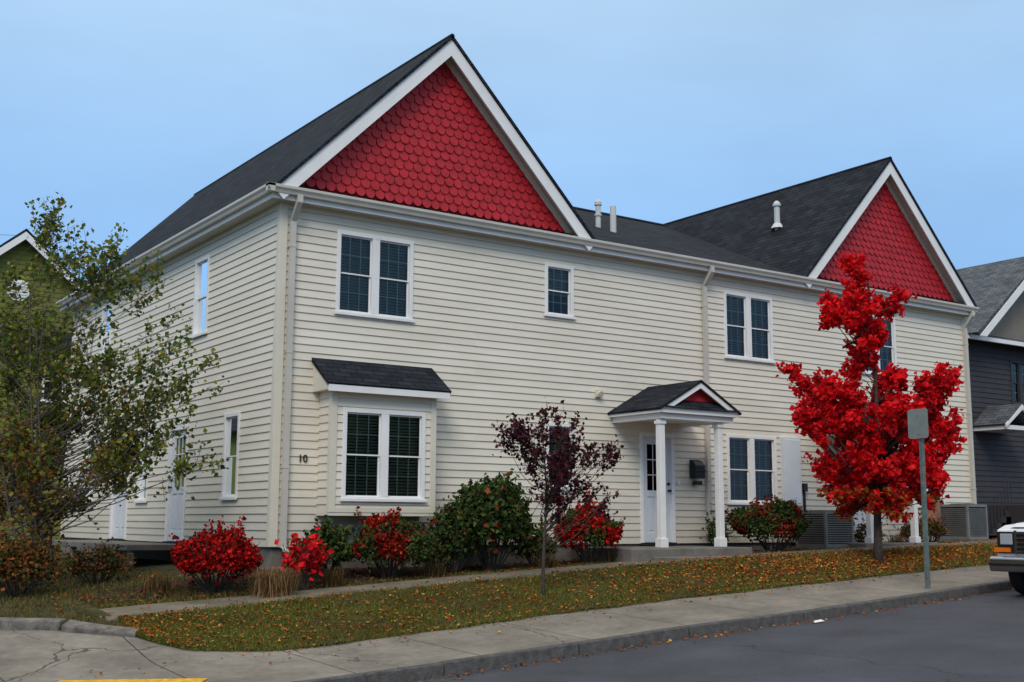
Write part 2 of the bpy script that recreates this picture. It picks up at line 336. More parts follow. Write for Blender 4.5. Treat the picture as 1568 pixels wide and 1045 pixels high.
# ---------------------------------------------------------------- windows
def window(tag,fr,u0,u1,z0,z1,units,parent,blind=.5,trim='white'):
    t=MB();g=MB();s=MB();mu=MB();bl=MB();dk=MB()
    cw=.07
    fr.box(t,u0,u0+cw,-.06,.035,z0,z1);fr.box(t,u1-cw,u1,-.06,.035,z0,z1)
    fr.box(t,u0+cw,u1-cw,-.06,.035,z1-cw,z1);fr.box(t,u0+cw,u1-cw,-.06,.035,z0,z0+cw*.8)
    fr.box(t,u0-.03,u1+.03,.0352,.06,z0-.02,z0+.03)
    U=[(u0+cw,u1-cw)]
    if units==2:
        mid=(u0+u1)/2;fr.box(t,mid-.07,mid+.07,-.06,.033,z0+cw*.8,z1-cw);U=[(u0+cw,mid-.07),(mid+.07,u1-cw)]
    zb,zt=z0+cw*.8,z1-cw;zm=(zb+zt)/2
    for (a,b) in U:
        w=.022
        for (p,q,n) in ((zb,zm+.014,-.03),(zm-.014,zt,-.008)):
            fr.box(s,a,a+w,n-.02,n,p,q);fr.box(s,b-w,b,n-.02,n,p,q);fr.box(s,a+w,b-w,n-.02,n,p,p+w);fr.box(s,a+w,b-w,n-.02,n,q-w,q)
            g.add([fr.w(a+w,n-.012,p+w),fr.w(b-w,n-.012,p+w),fr.w(b-w,n-.012,q-w),fr.w(a+w,n-.012,q-w)],[(0,1,2,3)])
            for k in (1,2):
                uu=a+(b-a)*k/3;fr.box(mu,uu-.008,uu+.008,n-.024,n-.016,p+w,q-w)
            zz=(p+q)/2;fr.box(mu,a+w,b-w,n-.026,n-.0165,zz-.008,zz+.008)
        z=zt-.02;zl=zb+(zt-zb)*(1-blind)
        while z>zl:
            bl.add([fr.w(a,-.085,z),fr.w(b,-.085,z),fr.w(b,-.12,z-.03),fr.w(a,-.12,z-.03)],[(0,1,2,3)]);z-=.05
    D=.7
    c=[fr.w(u,n,z) for z in (z0,z1) for (u,n) in ((u0,-.055),(u1,-.055),(u1,-D),(u0,-D))]
    dk.add(c,[(0,1,2,3),(4,7,6,5),(1,5,6,2),(2,6,7,3),(3,7,4,0)])
    t.obj('window_trim_'+tag,M[trim],parent,bevel=.006);s.obj('window_sash_'+tag,M[trim],parent)
    g.obj('window_glass_'+tag,M['glass'],parent);mu.obj('window_muntins_'+tag,M['muntin'],parent)
    if bl.V:bl.obj('window_blinds_'+tag,M['blind'],parent)
    dk.obj('window_interior_'+tag,M['dark'],parent)
bls=[1,.6,1,.6,.8,1,.5]
for i,w in enumerate(winF):window('f%d'%i,FF,*w,house,blind=bls[i])
for i,w in enumerate(winL):window('l%d'%i,FL,*w,house,blind=.6)
def door(tag,fr,u0,u1,z0,z1,parent):
    t=MB();d=MB();g=MB();k=MB();dk=MB()
    fr.box(t,u0,u0+.08,-.08,.035,z0,z1);fr.box(t,u1-.08,u1,-.08,.035,z0,z1);fr.box(t,u0+.08,u1-.08,-.08,.035,z1-.08,z1)
    a,b=u0+.08,u1-.08;st=.13
    gz0,gz1=z0+1.0,z1-.22
    fr.box(d,a,a+st,-.06,-.015,z0+.02,z1-.08);fr.box(d,b-st,b,-.06,-.015,z0+.02,z1-.08)
    fr.box(d,a+st,b-st,-.06,-.015,gz1,z1-.08);fr.box(d,a+st,b-st,-.06,-.015,gz0-.12,gz0);fr.box(d,a+st,b-st,-.06,-.015,z0+.02,z0+.2)
    m_=(a+b)/2;fr.box(d,m_-.05,m_+.05,-.06,-.016,z0+.2,gz0-.12);fr.box(d,a+st,m_-.05,-.055,-.03,z0+.2,gz0-.12);fr.box(d,m_+.05,b-st,-.055,-.03,z0+.2,gz0-.12)
    fr.box(d,a+st+.04,m_-.09,-.031,-.02,z0+.25,gz0-.17);fr.box(d,m_+.09,b-st-.04,-.031,-.02,z0+.25,gz0-.17)
    g.add([fr.w(a+st,-.03,gz0),fr.w(b-st,-.03,gz0),fr.w(b-st,-.03,gz1),fr.w(a+st,-.03,gz1)],[(0,1,2,3)])
    for q in (1,2):
        uu=a+st+(b-a-2*st)*q/3;fr.box(d,uu-.01,uu+.01,-.029,-.02,gz0,gz1)
        zz=gz0+(gz1-gz0)*q/3;fr.box(d,a+st,b-st,-.0292,-.0195,zz-.01,zz+.01)
    k.tube([fr.w(b-.06,-.015,z0+1.0),fr.w(b-.06,.03,z0+1.0),fr.w(b-.06,.05,z0+1.0)],[.02,.02,.03],8);k.tube([fr.w(b-.06,-.015,z0+1.13),fr.w(b-.06,.01,z0+1.13)],[.03,.03],8)
    c=[fr.w(u,n,z) for z in (z0,z1) for (u,n) in ((u0,-.075),(u1,-.075),(u1,-.6),(u0,-.6))]
    dk.add(c,[(0,1,2,3),(4,7,6,5),(1,5,6,2),(2,6,7,3),(3,7,4,0)])
    fr.box(dk,u0,u1,-.1,.06,z0-.03,z0+.015)
    t.obj('door_frame_'+tag,M['white'],parent,bevel=.005);d.obj('door_leaf_'+tag,M['door'],parent,bevel=.004);g.obj('door_glass_'+tag,M['glass'],parent);k.obj('door_knob_'+tag,M['black'],parent);dk.obj('door_interior_'+tag,M['dark'],parent)
for i,d in enumerate(doorsF):door('f%d'%i,FF,*d,house)
for i,d in enumerate(doorsL):door('l%d'%i,FL,*d,house)
t=MB()
t.box(-.03,.10,-.035,-.0,0,ZT);t.box(-.03,-.0,0,.10,0,ZT);t.box(XR-.1,XR+.03,-.035,0,0,ZT);t.box(XR,XR+.03,0,.1,0,ZT)
t.box(-.03,0,YB-.1,YB,0,ZT)
t.obj('corner_boards',M['cream'],house,bevel=.006)
t=MB();t.box(.1,XR-.1,-.03,-.0,ZT-.09,ZT);t.box(-.03,0,.1,YB-.1,ZT-.09,ZT);t.obj('frieze',M['cream'],house)
t=MB();t.box(-.25,XR+.12,-.22,.05,ZT,ZT+.02);t.box(-.25,.05,.05,YB+.3,ZT,ZT+.02);t.obj('soffit',M['soffit'],house)
t=MB();t.box(-.25,XR+.12,-.24,-.22,ZT-.01,5.60);t.box(-.27,-.25,-.24,YB+.3,ZT-.01,5.60);t.obj('fascia',M['white'],house)
def gutter(name,P,Q,out):
    prof=[(0,0),(.07,0),(.085,.04),(.115,.08),(.115,.12),(.105,.125),(0,.125)]
    o=np.array(out);P=np.array(P);Q=np.array(Q);mb=MB()
    mb.prism([P+o*a+np.array([0,0,b]) for a,b in prof],[Q+o*a+np.array([0,0,b]) for a,b in prof]);return mb.obj(name,M['gutter'],house)
gutter('gutter_front',(-.385,-.24,5.49),(XR+.15,-.24,5.49),(0,-1,0));gutter('gutter_left',(-.27,-.355,5.488),(-.27,YB+.3,5.488),(-1,0,0))
def spout(tag,x,zb,y=-.075):
    mb=MB()
    mb.box(x-.045,x+.045,y-.035,y+.03,zb,5.12)
    mb.prism([(x-.045,y-.035,5.12),(x+.045,y-.035,5.12),(x+.045,y+.03,5.12),(x-.045,y+.03,5.12)],[(x-.045,-.33,5.38),(x+.045,-.33,5.38),(x+.045,-.265,5.42),(x-.045,-.265,5.42)])
    mb.prism([(x-.045,-.33,5.38),(x+.045,-.33,5.38),(x+.045,-.265,5.42),(x-.045,-.265,5.42)],[(x-.045,-.33,5.5),(x+.045,-.33,5.5),(x+.045,-.265,5.5),(x-.045,-.265,5.5)])
    mb.prism([(x-.045,y-.035,zb),(x+.045,y-.035,zb),(x+.045,y+.03,zb),(x-.045,y+.03,zb)],[(x-.045,y-.2,zb-.12),(x+.045,y-.2,zb-.12),(x+.045,y-.2,zb-.05),(x-.045,y-.2,zb-.05)])
    for zz in (1.2,3.0,4.7):mb.box(x-.055,x+.055,y-.04,y+.05,zz,zz+.03)
    mb.obj('downspout_'+tag,M['gutter'],house)
spout('a',.17,.0);spout('b',9.18,.15);spout('c',XR-.06,.25)
# ---------------------------------------------------------------- roofs
def slab(name,pts,th,m,parent,under=None):
    P=[np.array(p,float) for p in pts];n=np.cross(P[1]-P[0],P[2]-P[0]);n/=np.linalg.norm(n)
    if n[2]<0:P=P[::-1];n=-n
    mb=MB();mb.prism([p-n*th for p in P],P);return mb.obj(name,m,parent,uv=True)
def wing(tag,xl,xr,xa,za):
    y0,y1=-.33,YB+.33;E=5.62
    slab('roof_left_'+tag,[(xl-.04,y0,E-.04),(xa,y0,za),(xa,y1,za),(xl-.04,y1,E-.04)],.05,M['roof'],house)
    slab('roof_right_'+tag,[(xr+.04,y0,E-.04),(xa,y0,za),(xa,y1,za),(xr+.04,y1,E-.04)],.05,M['roof'],house)
    mb=MB();mb.tube([(xa,y0,za-.02),(xa,y1,za-.02)],[.045,.045],6);mb.obj('ridge_cap_'+tag,M['roof'],house,uv=True)
    for yy,ex in ((-.30,1),(YB+.28,-1)):
        for x0,s in ((xl,1),(xr,-1)):
            d=np.array([xa-x0,za-E]);d/=np.linalg.norm(d);n=np.array([-d[1],d[0]])*s
            if n[1]<0:n=-n
            top=.055;w=.21
            bb=np.array([xa, za-top/abs(n[1])]);cc=np.array([xa, za-(top+w)/abs(n[1])])
            a=np.array([x0,E-top/abs(n[1])])
            dd=np.array([x0+ (w*.7)*s, a[1]+ (w*.7)*abs(d[1]/d[0]) - w/abs(n[1])])
            P=[(p[0],yy,p[1]) for p in (a,bb,cc,dd)];Q=[(p[0],yy+.03*ex,p[1]) for p in (a,bb,cc,dd)]
            mb=MB();mb.prism(P,Q);mb.obj('rake_board_%s_%d%d'%(tag,ex,s),M['white'],house)
            q0=np.array([x0+.1*s,E+.1*abs(d[1]/d[0])-.1/abs(n[1])]);q1=np.array([xa,za-.1/abs(n[1])])
            ya,yb=(yy+.03*ex,0.0 if ex==1 else YB)
            th=.03/abs(n[1])
            mb=MB();mb.prism([(q0[0],ya,q0[1]),(q1[0],ya,q1[1]),(q1[0],ya,q1[1]-th),(q0[0],ya,q0[1]-th)],[(q0[0],yb,q0[1]),(q1[0],yb,q1[1]),(q1[0],yb,q1[1]-th),(q0[0],yb,q0[1]-th)])
            mb.obj('rake_soffit_%s_%d%d'%(tag,ex,s),M['soffit'],house)
    sl=(za-E)/(xa-xl)
    for s,x0 in ((1,xl),(-1,xr)):
        mb=MB();t0=.145*math.sqrt(1+sl*sl);t1=t0+.11*math.sqrt(1+sl*sl)
        zz=5.74
        xa0=x0+s*(zz-(E-t0))/sl; xa1=x0+s*(zz-(E-t1))/sl
        P=[(xa0,-.04,zz),(xa,-.04,za-t0),(xa,-.04,za-t1),(xa1,-.04,zz)];Q=[(p[0],0.,p[2]) for p in P]
        mb.prism(P,Q);mb.obj('rake_frieze_%s_%d'%(tag,s),M['cream'],house)
    t0=.13*math.sqrt(1+sl*sl)
    mb=MB();xa0=xl+(5.5-(E-t0))/sl;xa1=xr-(5.5-(E-t0))/sl
    mb.prism([(xa0,0.004,5.5),(xa1,0.004,5.5),(xa,0.004,za-t0)],[(xa0,.1,5.5),(xa1,.1,5.5),(xa,.1,za-t0)]);mb.obj('gable_backing_'+tag,M['redback'],house)
    mb=MB();mb.prism([(xa0,YB-.02,5.4),(xa1,YB-.02,5.4),(xa,YB-.02,za-t0)],[(xa0,YB,5.4),(xa1,YB,5.4),(xa,YB,za-t0)]);mb.obj('gable_back_'+tag,M['siding'],house)
    mb=MB();ph=.152;pw=.182;z=5.745;i=0;K=7
    while z<za:
        n=int((xr-xl)/pw)+2
        for j in range(n):
            cx=xl+(j+(.5 if i%2 else 0))*pw;hw=pw*.5-.005
            lim=za-t0-abs(cx-xa)*sl
            if z+.03>lim-.02 : continue
            zz=z+R.uniform(-.005,.005);top=min(z+ph+.05,lim+.04)
            if top<z+.09: continue
            pr=.028+R.uniform(0,.010)
            arc=[]
            for k in range(K+1):
                an=math.pi+math.pi*k/K
                arc.append((cx+hw*math.cos(an),zz+.085+.085*math.sin(an)))
            y=lambda zc:-(.004+(pr-.004)*(1-(zc-zz)/(ph+.05)))
            Vt=[(cx-hw,-.004,top)]+[(p[0],y(p[1]),p[1]) for p in arc]+[(cx+hw,-.004,top)]
            nb=len(Vt);Vb=[(v[0],0.003,v[2]) for v in Vt]
            mb.add(Vt+Vb,[list(range(nb))]+[(a,a+nb,a+1+nb,a+1) for a in range(nb-1)])
        z+=ph;i+=1
    mb.obj('fishscale_shingles_'+tag,M['red'],house)
wing('a',-.25,6.17,2.96,8.86);wing('b',11.93,18.12,15.02,8.84)
slab('roof_main_front',[(2.96,-.27,5.60),(15.02,-.27,5.60),(15.02,7.4,8.76),(2.96,7.4,8.76)],.05,M['roof'],house)
slab('roof_main_back',[(2.96,YB+.3,5.60),(15.02,YB+.3,5.60),(15.02,7.4,8.76),(2.96,7.4,8.76)],.05,M['roof'],house)
mb=MB();mb.tube([(3,7.4,8.77),(15,7.4,8.77)],[.05,.05],6);mb.obj('ridge_cap_main',M['roof'],house,uv=True)
for tg,a,b in (('a',-.15,2.96),('b',15.02,18.06)):
    slab('pent_'+tg,[(a,-.27,5.60),(b,-.27,5.60),(b,.01,5.715),(a,.01,5.715)],.04,M['roof'],house)
mb=MB();mb.tube([(8.93,3.0,6.9),(8.93,3.0,7.45)],[.06,.06],10);mb.tube([(8.93,3,7.45),(8.93,3,7.52),(8.93,3,7.6)],[.085,.085,.03],10);mb.tube([(8.93,3,7.2),(8.93,3,7.25)],[.08,.08],10)
mb.obj('roof_vent_pipe_a',M['pvc'],house)
mb=MB();mb.tube([(8.95,2.5,6.7),(8.95,2.5,7.32)],[.07,.07],10);mb.obj('roof_vent_pipe_b',M['pvc'],house)
mb=MB();mb.tube([(13.65,1.98,7.3),(13.65,1.98,7.95)],[.07,.07],10);mb.tube([(13.65,1.98,7.95),(13.65,1.98,8.0),(13.65,1.98,8.08)],[.1,.1,.04],10);mb.tube([(13.65,1.98,7.4),(13.65,1.98,7.52)],[.17,.09],10)
mb.obj('roof_vent_pipe_c',M['pvc'],house)
# ---------------------------------------------------------------- bay window
bx0,bx1,by=.76,2.62,-.45;bz0,bz1=.53,2.42
FBy=Fr((bx0,by,0),(1,0,0),(0,-1,0))
mb=MB();mb.box(bx0-.02,bx1+.02,by-.02,.0,bz0-.05,bz0);mb.obj('bay_bottom',M['cream'],house)
wu0,wu1,wz0,wz1=.18,1.68,.72,2.16
siding('bay_siding_front',FBy,bx1-bx0,bz0,bz1,[(wu0,wu1,wz0,wz1)],house,M['siding'])
siding('bay_siding_left',Fr((bx0,0,0),(0,-1,0),(-1,0,0)),.45,bz0,bz1,[],house,M['siding'])
siding('bay_siding_right',Fr((bx1,by,0),(0,1,0),(1,0,0)),.45,bz0,bz1,[],house,M['siding'])
window('bay',FBy,wu0,wu1,wz0,wz1,2,house,blind=1)
mb=MB()
mb.box(bx0-.025,bx0+.08,by-.03,by-.0,bz0,bz1);mb.box(bx1-.08,bx1+.025,by-.03,by,bz0,bz1);mb.box(bx0-.025,bx0,by,by+.08,bz0,bz1)
mb.box(bx0+.08,bx1-.08,by-.028,by,bz1-.1,bz1);mb.box(bx0+.08,bx1-.08,by-.028,by,bz0,bz0+.08)
mb.obj('bay_trim',M['cream'],house,bevel=.005)
mb=MB();mb.prism([(bx0-.14,by-.16,bz1),(bx0-.14,0,bz1),(bx0-.14,0,bz1+.45),(bx0-.14,by-.16,bz1+.02)],[(bx1+.16,by-.16,bz1),(bx1+.16,0,bz1),(bx1+.16,0,bz1+.45),(bx1+.16,by-.16,bz1+.02)]);mb.obj('bay_roof_box',M['cream'],house)
mb=MB();mb.box(bx0-.16,bx1+.18,by-.19,by-.16,bz1-.03,bz1+.085);mb.obj('bay_fascia',M['white'],house)
slab('bay_roof',[(bx0-.17,by-.21,bz1+.10),(bx1+.2,by-.21,bz1+.10),(bx1+.2,0,bz1+.56),(bx0-.17,0,bz1+.56)],.05,M['roof'],house)
# ---------------------------------------------------------------- porches
def porch(tag,dx):
    x0,x1=6.72+dx,8.64+dx;xc=(x0+x1)/2;yf=-1.45;ze=2.42;zr=2.98
    mb=MB();mb.box(5.85+dx,8.75+dx,-1.62,0,-.6,-.05) if dx==0 else mb.box(6.4+dx,8.75+dx,-1.5,0,-.4,.0)
    mb.obj('porch_slab_'+tag,M['concrete'],house,bevel=.015)
    if dx==0:
        mb=MB();mb.box(6.3,8.9,-1.95,-1.63,-.6,-.19);mb.obj('porch_step_'+tag,M['concrete'],house,bevel=.015)
    mb=MB()
    for cx in (6.86+dx,8.30+dx):
        mb.box(cx-.06,cx+.06,-1.32,-1.20,-.04,2.24);mb.box(cx-.085,cx+.085,-1.345,-1.175,-.045,.12);mb.box(cx-.08,cx+.08,-1.34,-1.18,2.14,2.2)
    mb.obj('porch_columns_'+tag,M['white'],house,bevel=.008)
    mb=MB();mb.box(x0+.06,x1-.06,-1.38,-1.14,2.24,2.40);mb.box(x0+.06,x0+.2,-1.14,0,2.24,2.40);mb.box(x1-.2,x1-.06,-1.14,0,2.24,2.40);mb.box(x0+.2,x1-.2,-1.14,0,2.3,2.33)
    mb.box(x0-.02,x0+.01,yf,0,2.34,2.43);mb.box(x1-.01,x1+.02,yf,0,2.34,2.43);mb.box(x0+.01,x1-.01,yf,yf+.03,2.34,2.43);mb.box(x0+.01,x1-.01,yf+.03,0,2.405,2.425)
    mb.obj('porch_beams_'+tag,M['white'],house)
    slab('porch_roof_left_'+tag,[(x0-.06,yf-.04,ze),(xc,yf-.04,zr),(xc,0,zr),(x0-.06,0,ze)],.04,M['roof'],house)
    slab('porch_roof_right_'+tag,[(x1+.06,yf-.04,ze),(xc,yf-.04,zr),(xc,0,zr),(x1+.06,0,ze)],.04,M['roof'],house)
    mb=MB()
    for s,xx0 in ((1,x0-.06),(-1,x1+.06)):
        P=[(xx0+.05*s,yf-.02,ze-.01),(xc,yf-.02,zr-.05),(xc,yf-.02,zr-.15),(xx0+.25*s,yf-.02,ze-.01)]
        mb.prism(P,[(p[0],yf+.02,p[2]) for p in P])
    mb.obj('porch_rakes_'+tag,M['white'],house)
    mb=MB();P=[(x0+.1,yf+.12,2.43),(x1-.1,yf+.12,2.43),(xc,yf+.12,zr-.08)];mb.prism(P,[(p[0],yf+.16,p[2]) for p in P]);mb.obj('porch_gable_'+tag,M['red'],house)
    slab('porch_pent_'+tag,[(x0+.0,yf-.05,2.435),(x1-.0,yf-.05,2.435),(x1-.38,yf+.12,2.60),(x0+.38,yf+.12,2.60)],.01,M['roof'],house)
porch('a',0);porch('b',5.7)
mb=MB();mb.box(6.36,6.50,-.07,0,2.70,2.84);mb.tube([(6.43,-.07,2.77),(6.43,-.12,2.75)],[.05,.06],8);mb.obj('wall_vent',M['cream'],house)
mb=MB();mb.box(11.32,11.84,-.12,-.0,.75,2.17);mb.box(11.35,11.81,-.13,-.12,.8,2.12);mb.obj('utility_cabinet',M['door'],house,bevel=.01)
mb=MB();mb.box(11.9,12.02,-.12,-.02,1.05,1.22);mb.box(11.94,11.98,-.09,-.05,.2,1.05);mb.obj('meter_box',M['black'],house)
mb=MB();mb.box(8.40,8.46,-.04,-.02,1.12,1.2);mb.obj('doorbell',M['white'],house)
cu=bpy.data.curves.new('number','FONT');cu.body='10';cu.size=.165;cu.extrude=.008
o=bpy.data.objects.new('house_number',cu);o.rotation_euler=(math.pi/2,0,0);o.location=(.40,-.03,1.31);cu.materials.append(M['black']);link(o,house)
mb=MB();P=[(8.72,-.03,1.25),(8.72,-.2,1.25),(8.72,-.2,1.5),(8.72,-.14,1.58),(8.72,-.03,1.62)];mb.prism(P,[(8.98,p[1],p[2]) for p in P]);mb.box(8.70,9.0,-.215,-.2,1.38,1.41)
mb.prism([(8.76,-.06,1.12),(8.76,-.16,1.12),(8.76,-.16,1.2),(8.76,-.06,1.2)],[(8.94,-.06,1.12),(8.94,-.16,1.12),(8.94,-.16,1.2),(8.94,-.06,1.2)])
mb.obj('mailbox',M['black'],bevel=.01)
mb=MB();mb.box(-1.1,-.02,3.5,9.0,-.12,-.02);mb.box(-1.4,-1.1,3.6,5.0,-.4,-.2)
for yy in (3.6,5.5,7.2,8.9):mb.box(-1.05,-.95,yy-.05,yy+.05,-.6,-.12)
mb.obj('side_deck',M['concrete'],house,bevel=.01)
# ---------------------------------------------------------------- AC units
def ac(name,x,y,z,w,d,h):
    e=empty(name)
    c=MB();c.box(x,x+w,y,y+d,z+.0,z+.06);c.box(x,x+w,y,y+d,z+h-.06,z+h)
    for a in (x,x+w-.05):
        for b in (y,y+d-.05):c.box(a,a+.05,b,b+.05,z+.06,z+h-.06)
    zz=z+.08
    while zz<z+h-.08:
        c.box(x+.05,x+w-.05,y+.002,y+.012,zz,zz+.02);c.box(x+.002,x+.012,y+.05,y+d-.05,zz,zz+.02);zz+=.045
    c.obj('ac_casing',M['acgrey'],e)
    b=MB();b.box(x+.03,x+w-.03,y+.03,y+d-.03,z+.06,z+h-.06);b.tube([(x+w/2,y+d/2,z+h-.02),(x+w/2,y+d/2,z+h+.015)],[w*.38,w*.36],20);b.obj('ac_core',M['acdark'],e)
    p=MB();p.box(x-.08,x+w+.08,y-.08,y+d+.08,z-.15,z-.002);p.obj('ac_pad',M['concrete'],e)
ac('air_conditioner',11.45,-1.05,-.08,.85,.8,.72);ac('air_conditioner',16.35,-.95,.05,.75,.75,.78)
e=empty('banner_sign');mb=MB();mb.box(15.95,16.5,-.22,-.18,.35,.92);mb.obj('banner_panel',M['blueposter'],e);mb=MB();mb.box(15.9,15.94,-.17,-.13,0,.95);mb.box(16.5,16.54,-.17,-.13,0,.95);mb.obj('banner_legs',M['white'],e)
# ---------------------------------------------------------------- sign post
e=empty('street_sign')
sx,sy=8.36,-5.62;sz=H(sx,sy)
P=[(-.032,-.012),(-.018,.02),(.018,.02),(.032,-.012),(.024,-.016),(.012,.012),(-.012,.012),(-.024,-.016)]
P=[(a*1.35,b*1.35) for a,b in P]
def rot(p,a):return (p[0]*math.cos(a)-p[1]*math.sin(a),p[0]*math.sin(a)+p[1]*math.cos(a))
A=math.radians(90)
mb=MB();mb.prism([(sx+rot(p,A)[0],sy+rot(p,A)[1],sz-.2) for p in P],[(sx+rot(p,A)[0]+.02,sy+rot(p,A)[1],sz+2.74) for p in P]);mb.obj('sign_post',M['steel'],e)
mb=MB();K=[(-.16,0),(.16,0),(.19,.03),(.19,.43),(.16,.46),(-.16,.46),(-.19,.43),(-.19,.03)]
A2=math.radians(88)
Pn=[(sx-.045+rot((u,0),A2)[0],sy+rot((u,0),A2)[1],sz+2.3+v) for u,v in K];Qn=[(sx-.049+rot((u,0),A2)[0],sy+rot((u,0),A2)[1],sz+2.3+v) for u,v in K]
mb.prism(Pn,Qn)
for zz in (2.37,2.66):mb.tube([(sx-.06,sy,sz+zz),(sx-.03,sy,sz+zz)],[.012,.012],6)
mb.obj('sign_panel',M['signback'],e)
# ---------------------------------------------------------------- pickup truck
def pickup(x0,yk):
    e=empty('parked_pickup_truck');W=1.95;y0,y1=yk-W,yk
    gz=(H(x0+1,-6)-.13);gr=.055
    G=lambda x:gz+(x-x0-1)*gr
    def prof(pts,ya,yb,m,name,bev=.03):
        mb=MB();mb.prism([(x0+p[0],ya,G(x0+p[0])+p[1]) for p in pts],[(x0+p[0],yb,G(x0+p[0])+p[1]) for p in pts]);return mb.obj(name,m,e,bevel=bev)
    def arch(c,r,n=8):return [(c+r*math.cos(math.pi-math.pi*k/n)*1,.38+r*math.sin(math.pi*k/n)) for k in range(n+1)]
    low=[(.08,.62),(.08,.42)]+arch(.66,.43)+arch(4.25,.43)+[(5.3,.45),(5.3,1.08),(3.1,1.08),(1.55,1.10),(.3,1.06),(.1,1.0)]
    prof(low,y0,y1,M['carpaint'],'body')
    prof([(1.45,1.1),(2.0,1.72),(2.2,1.78),(3.0,1.78),(3.12,1.7),(3.15,1.1)],y0+.12,y1-.12,M['carpaint'],'cab',.04)
    mb=MB()
    for yy in (y0+.115,y1-.117):
        mb.add([(x0+a,yy,G(x0+a)+b) for a,b in ((1.65,1.14),(2.08,1.66),(3.02,1.68),(3.05,1.14))],[(0,1,2,3)])
    mb.add([(x0+1.49,y0+.2,G(x0+1.5)+1.17),(x0+1.49,y1-.2,G(x0+1.5)+1.17),(x0+1.955,y1-.26,G(x0+2)+1.69),(x0+1.955,y0+.26,G(x0+2)+1.69)],[(0,1,2,3)])
    mb.obj('cab_windows',M['black'],e)
    prof([(.12,1.04),(.3,1.09),(1.5,1.14),(1.5,1.09)],y0+.2,y1-.2,M['carpaint'],'hood',.02)
    g=MB();g.box(x0+.04,x0+.078,y0+.34,y1-.34,G(x0)+.66,G(x0)+.98);g.box(x0+.05,x0+.079,y0+.04,y0+.34,G(x0)+.66,G(x0)+.98);g.box(x0+.05,x0+.079,y1-.34,y1-.04,G(x0)+.66,G(x0)+.98);g.obj('grille_back',M['black'],e)
    g=MB()
    for k in range(5):g.box(x0+.02,x0+.039,y0+.38,y1-.38,G(x0)+.68+k*.066,G(x0)+.70+k*.066)
    g.box(x0+.015,x0+.0385,y0+.34,y0+.38,G(x0)+.65,G(x0)+1.0);g.box(x0+.015,x0+.0385,y1-.38,y1-.34,G(x0)+.65,G(x0)+1.0);g.obj('grille_bars',M['chrome'],e)
    g=MB();g.box(x0+.03,x0+.049,y0+.1,y0+.3,G(x0)+.79,G(x0)+.95);g.box(x0+.03,x0+.049,y1-.3,y1-.1,G(x0)+.79,G(x0)+.95);g.obj('headlamps',M['lamp'],e,bevel=.01)
    g=MB();g.box(x0+.03,x0+.12,y1-.26,y1+.004,G(x0)+.68,G(x0)+.745);g.box(x0+.03,x0+.12,y0-.004,y0+.26,G(x0)+.68,G(x0)+.745);g.obj('indicators',M['orange'],e)
    prof([(-.1,.40),(-.12,.45),(-.12,.60),(-.08,.62),(.06,.62),(.06,.40)],y0-.01,y1+.01,M['chrome'],'front_bumper',.02)
    prof([(-.125,.49),(-.135,.50),(-.135,.53),(-.125,.54)],y0,y1,M['black'],'bumper_strip',.0)
    prof([(5.3,.42),(5.3,.62),(5.42,.6),(5.42,.42)],y0,y1,M['chrome'],'rear_bumper',.02)
    t=MB();r=MB()
    for c in (.66,4.25):
        for yy in (y0+.02,y1-.24):
            X=x0+c;Z=G(X)+.36
            ang=[2*math.pi*k/28 for k in range(28)]
            for (ra,ya,yb,tgt) in ((.36,yy,yy+.22,t),(.2,yy-.01,yy+.23,r)):
                tgt.prism([(X+ra*math.cos(a),ya,Z+ra*math.sin(a)) for a in ang],[(X+ra*math.cos(a),yb,Z+ra*math.sin(a)) for a in ang])
    t.obj('tyres',M['tyre'],e,bevel=.02);r.obj('wheel_rims',M['chrome'],e)
    g=MB();g.box(x0+.2,x0+5.1,y0+.3,y1-.3,G(x0+2)+.3,G(x0+2)+.6);g.obj('chassis',M['black'],e)
    g=MB();g.box(x0+1.62,x0+1.78,y1+.0,y1+.2,G(x0+1.6)+1.12,G(x0+1.6)+1.3);g.box(x0+1.62,x0+1.78,y0-.2,y0,G(x0+1.6)+1.12,G(x0+1.6)+1.3);g.obj('mirrors',M['black'],e,bevel=.02)
pickup(8.78,-6.5)
# ---------------------------------------------------------------- neighbours
n1=empty('olive_gabled_house')
yW=20.
siding('wall',Fr((-3.0,yW,0),(1,0,0),(0,-1,0)),6.8,-.5,5.75,[(1.2,1.9,3.9,5.2),(4.2,4.9,3.9,5.2)],n1,M['olive'],.15)
mb=MB();mb.box(-3,3.8,yW+.8,yW+9,-1,5.75);mb.obj('wall_core',M['olive'],n1)
def gcut(z):
    h=(9.0-z)/.86
    return (max(0,3.4-h),min(6.8,3.4+h))
siding('gable_wall',Fr((-3.0,yW,0),(1,0,0),(0,-1,0)),6.8,5.9,8.9,[],n1,M['olive'],.15,slopecut=gcut)
mb=MB();mb.prism([(-3,yW+.02,5.75),(3.8,yW+.02,5.75),(.4,yW+.02,8.8)],[(-3,yW+9,5.75),(3.8,yW+9,5.75),(.4,yW+9,8.8)]);mb.obj('gable_core',M['olive'],n1)
slab('roof_l',[(-3.4,yW-.35,5.75),(.4,yW-.35,9.05),(.4,yW+9.3,9.05),(-3.4,yW+9.3,5.75)],.08,M['roof'],n1)
slab('roof_r',[(4.2,yW-.35,5.75),(.4,yW-.35,9.05),(.4,yW+9.3,9.05),(4.2,yW+9.3,5.75)],.08,M['roof'],n1)
mb=MB()
for s in (1,-1):
    P=[(.4,yW-.36,8.95),(.4,yW-.36,8.72),(.4+s*3.75,yW-.36,5.5),(.4+s*3.85,yW-.36,5.68)];mb.prism(P,[(p[0],yW-.3,p[2]) for p in P])
mb.box(-3.2,4.0,yW-.2,yW-.0,5.72,5.9);mb.obj('trim',M['white'],n1)
